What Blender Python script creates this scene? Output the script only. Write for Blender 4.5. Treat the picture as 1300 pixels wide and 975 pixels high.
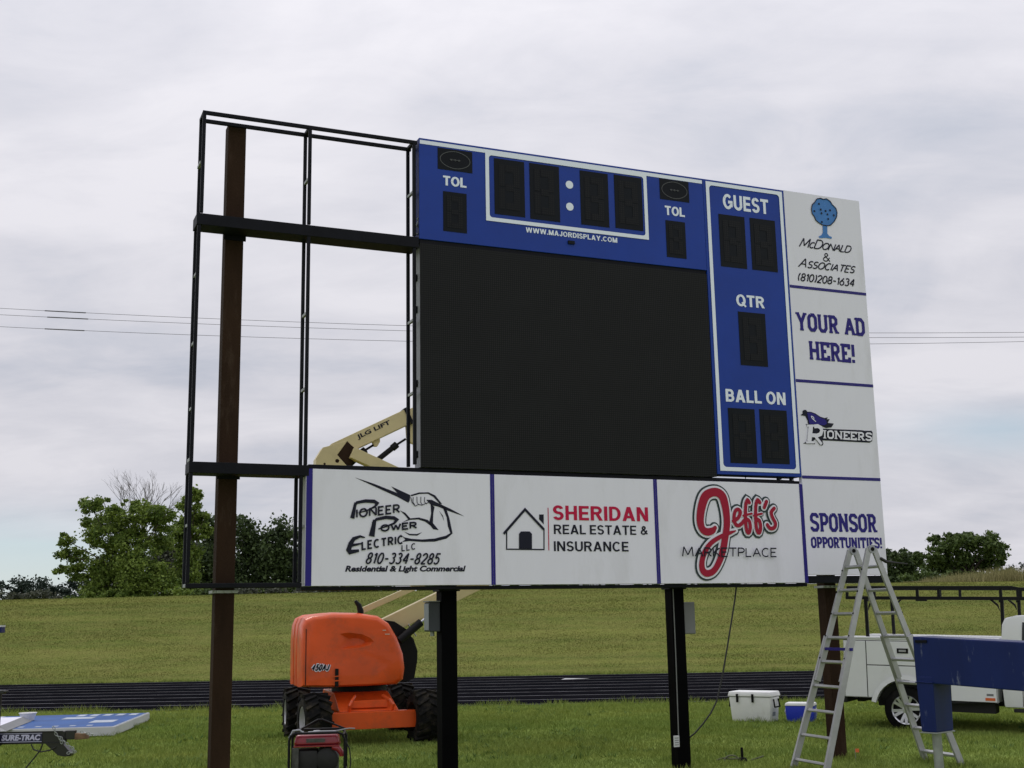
import bpy, bmesh, math, random
import numpy as np
from mathutils import Vector, Matrix, noise as mnoise

# ---------------------------------------------------------------- camera, world, sun, exposure
for o in list(bpy.data.objects):
    bpy.data.objects.remove(o)
SC = bpy.context.scene
COL = SC.collection
cam_d = bpy.data.cameras.new("camera")
cam = bpy.data.objects.new("camera", cam_d)
COL.objects.link(cam)
cam_d.sensor_width = 36.0
cam_d.lens = 42.26
cam_d.clip_start = 0.1
cam_d.clip_end = 3000
_R = Matrix(((0.999831, 0.018399, 0.0), (0.003514, -0.190936, -0.981596), (-0.01806, 0.98143, -0.190968)))
cam.matrix_world = Matrix.Translation((0, 0, 1.7)) @ _R.to_4x4()
SC.camera = cam
SC.render.resolution_x = 1024
SC.render.resolution_y = 768

SUN_EL, SUN_AZ = 58.0, -35.0        # degrees; azimuth clockwise from +Y (the way the camera looks)
world = bpy.data.worlds.new("World")
SC.world = world
world.use_nodes = True
def build_world():
    nt = world.node_tree
    N = nt.nodes; L = nt.links
    N.clear()
    out = N.new('ShaderNodeOutputWorld'); bg = N.new('ShaderNodeBackground')
    bg.inputs['Strength'].default_value = 0.1
    sky = N.new('ShaderNodeTexSky'); sky.sky_type = 'NISHITA'; sky.sun_disc = False
    sky.sun_elevation = math.radians(SUN_EL); sky.sun_rotation = math.radians(SUN_AZ)
    sky.air_density = 1.0; sky.dust_density = 0.4
    tc = N.new('ShaderNodeTexCoord')
    sep = N.new('ShaderNodeSeparateXYZ'); L.new(tc.outputs['Generated'], sep.inputs[0])
    def math_(op, a, b=None, clamp=False):
        m = N.new('ShaderNodeMath'); m.operation = op; m.use_clamp = clamp
        for i, v in enumerate((a, b)):
            if v is None: continue
            if isinstance(v, (int, float)): m.inputs[i].default_value = v
            else: L.new(v, m.inputs[i])
        return m.outputs[0]
    zc = math_('MAXIMUM', sep.outputs[2], 0.0)
    den = math_('ADD', zc, 0.26)
    px = math_('DIVIDE', sep.outputs[0], den); py = math_('DIVIDE', sep.outputs[1], den)
    comb = N.new('ShaderNodeCombineXYZ'); L.new(px, comb.inputs[0]); L.new(py, comb.inputs[1])
    def noise_(scale, detail, rough, dist=0.0, off=(0, 0, 0), sc=(1, 1, 1)):
        mp = N.new('ShaderNodeMapping'); mp.inputs['Location'].default_value = off; mp.inputs['Scale'].default_value = sc
        L.new(comb.outputs[0], mp.inputs['Vector'])
        n = N.new('ShaderNodeTexNoise'); n.inputs['Scale'].default_value = scale
        n.inputs['Detail'].default_value = detail; n.inputs['Roughness'].default_value = rough
        n.inputs['Distortion'].default_value = dist
        L.new(mp.outputs[0], n.inputs['Vector'])
        return n.outputs['Fac']
    def ramp(fac, stops):
        r = N.new('ShaderNodeValToRGB'); e = r.color_ramp.elements
        while len(e) < len(stops): e.new(0.5)
        for k, (p, c) in enumerate(stops):
            e[k].position = p; e[k].color = (*c, 1)
        L.new(fac, r.inputs[0]); return r.outputs[0]
    def mix(fac, a, b, mode='MIX'):
        m = N.new('ShaderNodeMix'); m.data_type = 'RGBA'; m.blend_type = mode
        for s, v in ((m.inputs[0], fac), (m.inputs[6], a), (m.inputs[7], b)):
            if isinstance(v, (int, float)): s.default_value = v
            elif isinstance(v, tuple): s.default_value = (*v, 1)
            else: L.new(v, s)
        return m.outputs[2]
    n1 = noise_(1.25, 7.0, 0.52, 0.8, (3.1, 1.7, 0), (1.0, 1.35, 1))
    n2 = noise_(4.2, 7.0, 0.62, 0.5, (7.4, 2.2, 0), (0.8, 1.6, 1))
    n12 = math_('ADD', math_('MULTIPLY', n1, 0.72), math_('MULTIPLY', n2, 0.28))
    cloud = ramp(n12, [(0.36, CLOUD_DARK), (0.48, CLOUD_MID), (0.61, CLOUD_BRIGHT)])
    # the overcast is brighter overhead than low down
    lift = math_('ADD', 0.94, math_('MULTIPLY', math_('POWER', zc, 1.5), 0.75))
    cloud = mix(1.0, cloud, lift, 'MULTIPLY')
    # thin gaps low in the sky where the blue shows
    yy = math_('MAXIMUM', sep.outputs[1], 0.05)
    hx = math_('DIVIDE', sep.outputs[0], yy); hz = math_('DIVIDE', sep.outputs[2], yy)
    def blob(cx, cz, wx, wz, amp):
        a = math_('DIVIDE', math_('SUBTRACT', hx, cx), wx); b = math_('DIVIDE', math_('SUBTRACT', hz, cz), wz)
        d = math_('ADD', math_('MULTIPLY', a, a), math_('MULTIPLY', b, b))
        return math_('MULTIPLY', math_('POWER', 2.718, math_('MULTIPLY', d, -1.0)), amp)
    n3 = noise_(1.3, 5.0, 0.55, 0.4, (1.6, 0.3, 0), (1.0, 1.6, 1))
    g = math_('ADD', blob(-0.48, 0.050, 0.24, 0.034, 2.0), math_('ADD', blob(0.41, 0.145, 0.09, 0.020, 1.2), blob(0.95, 0.10, 0.3, 0.04, 1.0)))
    gm = math_('MULTIPLY', g, math_('ADD', math_('MULTIPLY', n3, 1.7), -0.25), True)
    gm = math_('MINIMUM', gm, 0.9)
    dullsky = mix(0.65, sky.outputs[0], (5.3, 6.35, 7.15))
    col = mix(gm, cloud, dullsky)
    L.new(col, bg.inputs['Color']); L.new(bg.outputs[0], out.inputs['Surface'])
CLOUD_DARK = (5.15, 5.4, 6.2)
CLOUD_MID = (6.5, 6.5, 7.1)
CLOUD_BRIGHT = (7.6, 7.5, 8.0)
GAP_OFF = (0.6, 0.0, 0)
build_world()

sun_d = bpy.data.lights.new("sun", 'SUN')
sun_d.energy = 0.8
sun_d.angle = math.radians(16)
sun_d.color = (1.0, 0.96, 0.9)
sun = bpy.data.objects.new("sun", sun_d)
COL.objects.link(sun)
_el, _az = math.radians(SUN_EL), math.radians(SUN_AZ)
_sd = Vector((math.sin(_az) * math.cos(_el), math.cos(_az) * math.cos(_el), math.sin(_el)))
sun.rotation_euler = _sd.to_track_quat('Z', 'Y').to_euler()
SC.view_settings.view_transform = 'Standard'
SC.view_settings.look = 'None'
SC.view_settings.exposure = 0.0
SC.view_settings.gamma = 1.0
SC.render.engine = 'CYCLES'

# ---------------------------------------------------------------- materials
def mat(name, color, rough=0.6, metal=0.0, var=0.0, vscale=4.0, bump=0.0, bscale=60.0, spec=0.5, dirt=None, dscale=2.0, dlo=0.5, dhi=0.7, coat=0.0, stretch=(1, 1, 1), rvar=0.0):
    m = bpy.data.materials.new(name); m.use_nodes = True
    nt = m.node_tree; N = nt.nodes; L = nt.links
    b = N['Principled BSDF']
    b.inputs['Base Color'].default_value = (*color, 1)
    b.inputs['Roughness'].default_value = rough
    b.inputs['Metallic'].default_value = metal
    b.inputs['Specular IOR Level'].default_value = spec
    b.inputs['Coat Weight'].default_value = coat
    tc = N.new('ShaderNodeTexCoord')
    mp = N.new('ShaderNodeMapping'); mp.inputs['Scale'].default_value = stretch
    L.new(tc.outputs['Object'], mp.inputs['Vector'])
    last = None
    if var > 0:
        n = N.new('ShaderNodeTexNoise'); n.inputs['Scale'].default_value = vscale; n.inputs['Detail'].default_value = 6
        n.inputs['Roughness'].default_value = 0.62
        L.new(mp.outputs[0], n.inputs['Vector'])
        r = N.new('ShaderNodeValToRGB')
        r.color_ramp.elements[0].position = 0.3; r.color_ramp.elements[1].position = 0.7
        r.color_ramp.elements[0].color = (*[c * (1 - var) for c in color], 1)
        r.color_ramp.elements[1].color = (*[min(1, c * (1 + var)) for c in color], 1)
        L.new(n.outputs['Fac'], r.inputs[0]); last = r.outputs[0]
    if dirt:
        n = N.new('ShaderNodeTexNoise'); n.inputs['Scale'].default_value = dscale; n.inputs['Detail'].default_value = 8
        n.inputs['Roughness'].default_value = 0.7
        L.new(mp.outputs[0], n.inputs['Vector'])
        r = N.new('ShaderNodeValToRGB')
        r.color_ramp.elements[0].position = dlo; r.color_ramp.elements[1].position = dhi
        r.color_ramp.elements[0].color = (0, 0, 0, 1); r.color_ramp.elements[1].color = (1, 1, 1, 1)
        L.new(n.outputs['Fac'], r.inputs[0])
        mx = N.new('ShaderNodeMix'); mx.data_type = 'RGBA'
        L.new(r.outputs[0], mx.inputs[0])
        if last: L.new(last, mx.inputs[6])
        else: mx.inputs[6].default_value = (*color, 1)
        mx.inputs[7].default_value = (*dirt, 1); last = mx.outputs[2]
    if last: L.new(last, b.inputs['Base Color'])
    if rvar > 0:
        n = N.new('ShaderNodeTexNoise'); n.inputs['Scale'].default_value = vscale * 1.7; n.inputs['Detail'].default_value = 5
        L.new(mp.outputs[0], n.inputs['Vector'])
        mr = N.new('ShaderNodeMapRange'); mr.inputs[3].default_value = max(0.02, rough - rvar); mr.inputs[4].default_value = min(1, rough + rvar)
        L.new(n.outputs['Fac'], mr.inputs[0]); L.new(mr.outputs[0], b.inputs['Roughness'])
    if bump > 0:
        n = N.new('ShaderNodeTexNoise'); n.inputs['Scale'].default_value = bscale; n.inputs['Detail'].default_value = 4
        L.new(tc.outputs['Object'], n.inputs['Vector'])
        bp = N.new('ShaderNodeBump'); bp.inputs['Strength'].default_value = bump; bp.inputs['Distance'].default_value = 0.01
        L.new(n.outputs['Fac'], bp.inputs['Height']); L.new(bp.outputs[0], b.inputs['Normal'])
    return m

def dot_mat(name, base, dot, per_m, rad=0.28, rough=0.45):
    """black face carrying a regular grid of small lamp lenses"""
    m = mat(name, base, rough, spec=0.15)
    nt = m.node_tree; N = nt.nodes; L = nt.links; b = N['Principled BSDF']
    tc = N.new('ShaderNodeTexCoord')
    sc = N.new('ShaderNodeVectorMath'); sc.operation = 'SCALE'; sc.inputs['Scale'].default_value = per_m
    L.new(tc.outputs['Object'], sc.inputs[0])
    fr = N.new('ShaderNodeVectorMath'); fr.operation = 'FRACTION'; L.new(sc.outputs[0], fr.inputs[0])
    sb = N.new('ShaderNodeVectorMath'); sb.operation = 'SUBTRACT'; sb.inputs[1].default_value = (0.5, 0.5, 0.5); L.new(fr.outputs[0], sb.inputs[0])
    ml = N.new('ShaderNodeVectorMath'); ml.operation = 'MULTIPLY'; ml.inputs[1].default_value = (1, 0, 1); L.new(sb.outputs[0], ml.inputs[0])
    ln = N.new('ShaderNodeVectorMath'); ln.operation = 'LENGTH'; L.new(ml.outputs[0], ln.inputs[0])
    lt = N.new('ShaderNodeMath'); lt.operation = 'LESS_THAN'; lt.inputs[1].default_value = rad; L.new(ln.outputs['Value'], lt.inputs[0])
    mx = N.new('ShaderNodeMix'); mx.data_type = 'RGBA'
    mx.inputs[6].default_value = (*base, 1); mx.inputs[7].default_value = (*dot, 1)
    L.new(lt.outputs[0], mx.inputs[0]); L.new(mx.outputs[2], b.inputs['Base Color'])
    return m

M = {}
M['steel'] = mat('black_painted_steel', (0.006, 0.0065, 0.010), 0.55, var=0.3, vscale=6, bump=0.15, spec=0.12)
M['post_black'] = mat('black_post_paint', (0.002, 0.002, 0.0025), 0.6, var=0.3, vscale=3, spec=0.03)
M['rust'] = mat('weathered_brown_steel', (0.030, 0.0165, 0.010), 0.85, spec=0.1, var=0.35, vscale=3, bump=0.4, dirt=(0.062, 0.042, 0.030), dscale=5, dlo=0.55, dhi=0.75, stretch=(1, 1, 0.25))
M['blue'] = mat('blue_sign_vinyl', (0.0030, 0.036, 0.285), 0.42, spec=0.3, var=0.12, vscale=1.2, rvar=0.08)
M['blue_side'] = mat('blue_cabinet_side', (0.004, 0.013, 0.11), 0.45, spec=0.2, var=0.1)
M['white'] = mat('white_sign_panel', (0.765, 0.755, 0.855), 0.5, spec=0.25, var=0.035, vscale=0.9, dirt=(0.66, 0.65, 0.72), dscale=2.2, dlo=0.52, dhi=0.8, stretch=(1.3, 1, 0.35))
M['white_side'] = mat('grey_white_sign_edge', (0.55, 0.56, 0.58), 0.5, var=0.06)
M['white_letter'] = mat('white_vinyl_letter', (0.78, 0.83, 0.93), 0.45, spec=0.3)
M['purple'] = mat('purple_vinyl', (0.022, 0.016, 0.19), 0.45, spec=0.2)
M['navy'] = mat('navy_vinyl', (0.008, 0.009, 0.022), 0.5, spec=0.2)
M['red'] = mat('crimson_vinyl', (0.33, 0.010, 0.035), 0.5, spec=0.2)
M['redsign'] = mat('red_vinyl', (0.48, 0.008, 0.055), 0.5, spec=0.2)
M['green_black'] = mat('green_black_vinyl', (0.012, 0.035, 0.038), 0.45)
M['treeblue'] = mat('tree_blue_vinyl', (0.030, 0.17, 0.48), 0.45, var=0.15, vscale=9)
M['digit'] = mat('digit_window', (0.004, 0.006, 0.009), 0.5, spec=0.15, var=0.2, vscale=3)
M['segment'] = dot_mat('digit_segment_lamps', (0.004, 0.005, 0.007), (0.013, 0.014, 0.0135), 38, 0.30)
M['outline'] = mat('dim_outline', (0.055, 0.06, 0.06), 0.5)
M['led'] = dot_mat('led_module_face', (0.0072, 0.0076, 0.0084), (0.0185, 0.0190, 0.0195), 42, 0.33, 0.6)
def led_tone():
    """every lamp module came out of the box a slightly different black"""
    nt = M['led'].node_tree; N = nt.nodes; L = nt.links; b = N['Principled BSDF']
    src = b.inputs['Base Color'].links[0].from_socket
    tc = N.new('ShaderNodeTexCoord')
    mp = N.new('ShaderNodeMapping'); mp.inputs['Scale'].default_value = (3.0883, 0, 3.3306); mp.inputs['Location'].default_value = (0.5, 0, 0)
    L.new(tc.outputs['Object'], mp.inputs[0])
    fl = N.new('ShaderNodeVectorMath'); fl.operation = 'FLOOR'; L.new(mp.outputs[0], fl.inputs[0])
    wn = N.new('ShaderNodeTexWhiteNoise'); wn.noise_dimensions = '3D'; L.new(fl.outputs[0], wn.inputs['Vector'])
    n = N.new('ShaderNodeTexNoise'); n.inputs['Scale'].default_value = 2.2; n.inputs['Detail'].default_value = 8; n.inputs['Roughness'].default_value = 0.7; L.new(tc.outputs['Object'], n.inputs['Vector'])
    ad = N.new('ShaderNodeMath'); ad.operation = 'MULTIPLY_ADD'; ad.inputs[1].default_value = 0.05; ad.inputs[2].default_value = 0.72; L.new(wn.outputs['Value'], ad.inputs[0])
    ad2 = N.new('ShaderNodeMath'); ad2.operation = 'MULTIPLY_ADD'; ad2.inputs[1].default_value = 0.5; L.new(n.outputs['Fac'], ad2.inputs[0]); L.new(ad.outputs[0], ad2.inputs[2])
    mx = N.new('ShaderNodeMix'); mx.data_type = 'RGBA'; mx.blend_type = 'MULTIPLY'; mx.inputs[0].default_value = 1
    L.new(src, mx.inputs[6]); L.new(ad2.outputs[0], mx.inputs[7]); L.new(mx.outputs[2], b.inputs['Base Color'])
led_tone()
M['alu'] = mat('brushed_aluminium', (0.40, 0.405, 0.41), 0.5, metal=0.6, var=0.15, vscale=5, bump=0.1, bscale=120)
M['alu_side'] = mat('cabinet_aluminium', (0.32, 0.33, 0.36), 0.5, metal=0.3, var=0.1)
M['galv'] = mat('galvanised_steel', (0.30, 0.32, 0.31), 0.5, metal=0.5, var=0.2, vscale=8)
M['box_grey'] = mat('grey_box_paint', (0.16, 0.165, 0.17), 0.45, var=0.1)
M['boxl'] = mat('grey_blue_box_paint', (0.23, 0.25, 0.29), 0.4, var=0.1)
M['rubber'] = mat('black_rubber', (0.008, 0.008, 0.008), 0.85, spec=0.1, var=0.4, vscale=9, bump=0.3, dirt=(0.028, 0.026, 0.022), dscale=4, dlo=0.52, dhi=0.8)
M['cable'] = mat('black_cable', (0.012, 0.012, 0.012), 0.6)

DATA = {
  'TOL1': (-4.885,-4.614,6.325,6.435),
  'FB1': (-4.946,-4.541,6.503,6.75),
  'TD1': (-4.887,-4.613,5.805,6.257),
  'CB': (-4.388,-2.352,5.98,6.784),
  'CD1': (-4.284,-3.917,6.069,6.719),
  'CD2': (-3.856,-3.486,6.063,6.721),
  'CD3': (-3.224,-2.862,6.07,6.718),
  'CD4': (-2.784,-2.418,6.078,6.725),
  'colon': [(-3.358,6.525),(-3.361,6.263)],
  'WWW': (-3.913,-2.768,5.899,5.957),
  'SENS': (-3.398,-3.319,5.819,5.856),
  'FB2': (-2.178,-1.778,6.503,6.76),
  'TOL2': (-2.119,-1.85,6.315,6.428),
  'TD2': (-2.119,-1.852,5.8,6.25),
  'GUEST': (-1.308,-0.653,6.49,6.678),
  'GD1': (-1.382,-1.012,5.76,6.414),
  'GD2': (-0.939,-0.57,5.762,6.417),
  'QTR': (-1.196,-0.797,5.291,5.434),
  'QD': (-1.181,-0.796,4.573,5.223),
  'BALL': (-1.413,-0.577,4.124,4.274),
  'BD1': (-1.394,-1.025,3.406,4.051),
  'BD2': (-0.961,-0.572,3.416,4.057),
  'crown': [(-0.011,6.639),(0.006,6.696),(0.049,6.736),(0.085,6.782),(0.142,6.796),(0.182,6.787),(0.231,6.8),(0.286,6.775),(0.314,6.734),(0.368,6.691),(0.382,6.638),(0.37,6.581),(0.328,6.514),(0.267,6.458),(0.209,6.442),(0.146,6.445),(0.091,6.466),(0.046,6.495),(0.026,6.54),(-0.006,6.578)],
  'trunk': [(0.146,6.445),(0.218,6.446),(0.208,6.342),(0.234,6.313),(0.275,6.304),(0.268,6.28),(0.18,6.283),(0.083,6.269),(0.074,6.29),(0.115,6.311),(0.14,6.344)],
  'dots': [(0.109,6.718),(0.032,6.614),(0.13,6.646),(0.139,6.599),(0.205,6.637),(0.275,6.653),(0.23,6.595),(0.327,6.594),(0.236,6.535),(0.136,6.485)],
  'MCD': (-0.228,0.584,6.128,6.219),
  'AMP': (0.116,0.232,5.979,6.079),
  'ASSO': (-0.261,0.621,5.867,5.957),
  'MPH': (-0.285,0.589,5.691,5.783),
  'YOURAD': (-0.346,0.679,5.06,5.285),
  'HERE': (-0.186,0.5,4.707,4.938),
  'SPON': (-0.331,0.635,2.632,2.849),
  'OPP': (-0.339,0.693,2.442,2.567),
  'bird': [(-0.374,4.018),(-0.341,4.036),(-0.346,4.062),(-0.322,4.079),(-0.29,4.081),(-0.278,4.061),(-0.223,4.061),(-0.161,4.045),(-0.089,4.008),(-0.026,3.994),(0.018,4.007),(0.005,3.98),(0.048,3.986),(0.012,3.938),(0.103,3.933),(0.066,3.887),(-0.015,3.874),(-0.088,3.898),(-0.162,3.903),(-0.273,3.902),(-0.279,3.951),(-0.307,4.007),(-0.364,4.011)],
  'bird_in': [(-0.282,4.046),(-0.224,4.052),(-0.162,4.031),(-0.095,3.996),(-0.027,3.98),(-0.008,3.959),(0.0,3.928),(-0.044,3.904),(-0.161,3.912),(-0.256,3.909),(-0.268,3.96)],
  'pshadow': [(-0.309,3.91),(-0.088,3.898),(-0.064,3.863),(0.516,3.871),(0.559,3.866),(0.665,3.871),(0.682,3.851),(0.664,3.743),(0.623,3.721),(-0.059,3.722),(-0.081,3.721),(-0.068,3.678),(-0.086,3.658),(-0.123,3.663),(-0.175,3.735),(-0.208,3.716),(-0.188,3.673),(-0.364,3.671),(-0.309,3.703),(-0.265,3.863)],
  'bigP': [[(-0.295,3.888),(-0.194,3.893)],[(-0.239,3.891),(-0.278,3.7)],[(-0.326,3.687),(-0.205,3.692)],[(-0.195,3.884),(-0.141,3.891),(-0.1,3.875),(-0.087,3.836),(-0.107,3.795),(-0.161,3.775),(-0.235,3.775)],[(-0.184,3.761),(-0.101,3.672)]],
  'IONEERS': [(-0.073,3.746),(0.658,3.743),(-0.065,3.846)],
  'CL': [(-0.227,3.988),(-0.164,3.943),(-0.225,4.015)],
  'arm': [[(-5.852,3.113),(-5.639,3.05),(-5.403,2.965),(-5.468,3.032),(-5.263,2.947),(-5.272,2.891),(-5.285,2.868),(-5.406,2.928),(-5.572,2.996)],[(-5.094,2.904),(-5.034,2.904),(-4.949,2.865),(-4.829,2.815),(-4.677,2.74),(-4.881,2.803),(-4.966,2.836),(-5.043,2.85)],[(-5.047,2.86),(-5.004,2.832),(-5.018,2.764),(-5.022,2.667),(-4.961,2.597),(-5.019,2.603),(-5.066,2.658),(-5.042,2.763)],[(-4.935,2.865),(-4.877,2.818),(-4.843,2.718),(-4.81,2.565),(-4.831,2.557),(-4.861,2.637),(-4.873,2.726),(-4.906,2.806)],[(-4.81,2.563),(-4.874,2.511),(-5.003,2.478),(-5.138,2.474),(-5.273,2.482),(-5.356,2.472),(-5.319,2.496),(-5.376,2.554),(-5.331,2.52),(-5.256,2.505),(-5.138,2.499),(-5.003,2.51),(-4.883,2.54),(-4.827,2.57)],[(-5.348,2.671),(-5.272,2.711),(-5.171,2.721),(-5.078,2.698),(-5.019,2.643),(-5.053,2.643),(-5.104,2.679),(-5.18,2.702),(-5.264,2.696)],[(-5.376,2.79),(-5.319,2.767),(-5.262,2.708),(-5.289,2.702),(-5.331,2.75)],[(-5.334,2.577),(-5.273,2.555),(-5.197,2.553),(-5.138,2.573),(-5.192,2.537),(-5.276,2.54)],[(-4.958,2.797),(-4.912,2.741),(-4.902,2.685),(-4.919,2.733)],[(-5.263,2.949),(-5.17,2.977),(-5.068,2.981),(-4.996,2.95),(-4.923,2.866),(-4.946,2.862),(-5.014,2.933),(-5.077,2.966),(-5.167,2.961),(-5.252,2.936)]],
  'fingers': [[(-5.235,2.928),(-5.238,2.88),(-5.213,2.837)],[(-5.196,2.933),(-5.194,2.876),(-5.176,2.851)],[(-5.153,2.933),(-5.154,2.877),(-5.137,2.848)],[(-5.111,2.931),(-5.115,2.883),(-5.091,2.859)],[(-5.262,2.928),(-5.248,2.872),(-5.213,2.837),(-5.179,2.854),(-5.142,2.847),(-5.108,2.862),(-5.072,2.875),(-5.048,2.889)]],
  'bigP1': [[(-5.84,2.86),(-5.873,2.702)]],
  'bigP1l': [[(-5.858,2.825),(-5.826,2.86),(-5.736,2.878),(-5.646,2.875),(-5.615,2.857),(-5.638,2.824),(-5.719,2.783),(-5.809,2.758)]],
  'bigP2': [[(-5.641,2.69),(-5.673,2.525)]],
  'bigP2l': [[(-5.667,2.655),(-5.621,2.697),(-5.522,2.717),(-5.439,2.712),(-5.409,2.694),(-5.439,2.658),(-5.522,2.625),(-5.604,2.599)]],
  'bigE': [[(-5.742,2.513),(-5.791,2.524),(-5.856,2.5),(-5.887,2.453),(-5.908,2.391),(-5.892,2.368),(-5.802,2.384)]],
  'bigEl': [[(-5.879,2.434),(-5.775,2.454)]],
  'ioneer': [(-5.83,2.712),(-5.383,2.77),(-5.83,2.789)],
  'ower': [(-5.574,2.578),(-5.202,2.614),(-5.575,2.636)],
  'lectric': [(-5.769,2.395),(-5.348,2.46),(-5.77,2.469)],
  'llc': [(-5.356,2.382),(-5.214,2.402),(-5.356,2.438)],
  'phone': [(-5.733,2.258),(-4.945,2.252),(-5.734,2.36)],
  'RES': (-5.942,-4.668,2.159,2.236),
  'roof': [(-4.242,2.564),(-3.992,2.825),(-3.779,2.616)],
  'walls': [(-4.206,2.586),(-4.21,2.406),(-3.781,2.404),(-3.775,2.627)],
  'door': [(-4.07,2.413),(-4.067,2.566),(-4.045,2.592),(-3.943,2.593),(-3.918,2.567),(-3.921,2.412)],
  'chim': [(-3.828,2.774),(-3.775,2.775),(-3.777,2.669),(-3.83,2.723)],
  'redline': [(-3.722,2.847),(-3.724,2.396)],
  'SHER': (-3.667,-2.507,2.719,2.874),
  'REAL': (-3.66,-2.514,2.569,2.67),
  'INSU': (-3.665,-2.767,2.388,2.493),
  'J': [(-1.658,2.658),(-1.695,2.625),(-1.768,2.611),(-1.827,2.645),(-1.85,2.732),(-1.83,2.863),(-1.777,2.996),(-1.704,3.05),(-1.613,3.061),(-1.543,3.018),(-1.513,2.924),(-1.499,2.814),(-1.501,2.693),(-1.53,2.561),(-1.57,2.408),(-1.635,2.267),(-1.711,2.174),(-1.799,2.149),(-1.852,2.192),(-1.852,2.288),(-1.805,2.396),(-1.719,2.49),(-1.591,2.56),(-1.473,2.601),(-1.385,2.628)],
  'Jw': [20,34,38,38,42,46,48,44,44,46,44,40,38,38,38,34,32,34,34,30,28,24,22,18,6],
  'eff': [[(-1.41,2.738),(-1.345,2.772),(-1.309,2.839),(-1.339,2.872),(-1.379,2.849),(-1.4,2.771),(-1.381,2.699),(-1.329,2.691),(-1.263,2.745)],[(-1.181,2.953),(-1.205,2.981),(-1.23,2.929),(-1.242,2.818),(-1.245,2.696),(-1.232,2.617),(-1.203,2.613),(-1.186,2.675),(-1.197,2.741),(-1.236,2.763)],[(-1.272,2.802),(-1.158,2.826)],[(-1.037,2.956),(-1.067,2.984),(-1.092,2.932),(-1.105,2.82),(-1.108,2.698),(-1.092,2.618),(-1.063,2.614),(-1.046,2.676),(-1.057,2.743),(-1.095,2.765)],[(-1.133,2.804),(-1.019,2.828)],[(-0.946,2.969),(-0.982,2.901)],[(-0.846,2.892),(-0.89,2.846),(-0.873,2.779),(-0.84,2.719),(-0.862,2.668),(-0.919,2.66),(-0.954,2.7)]],
  'MARK': [(-2.105,2.337),(-0.859,2.336),(-2.1,2.431)],
}

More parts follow.
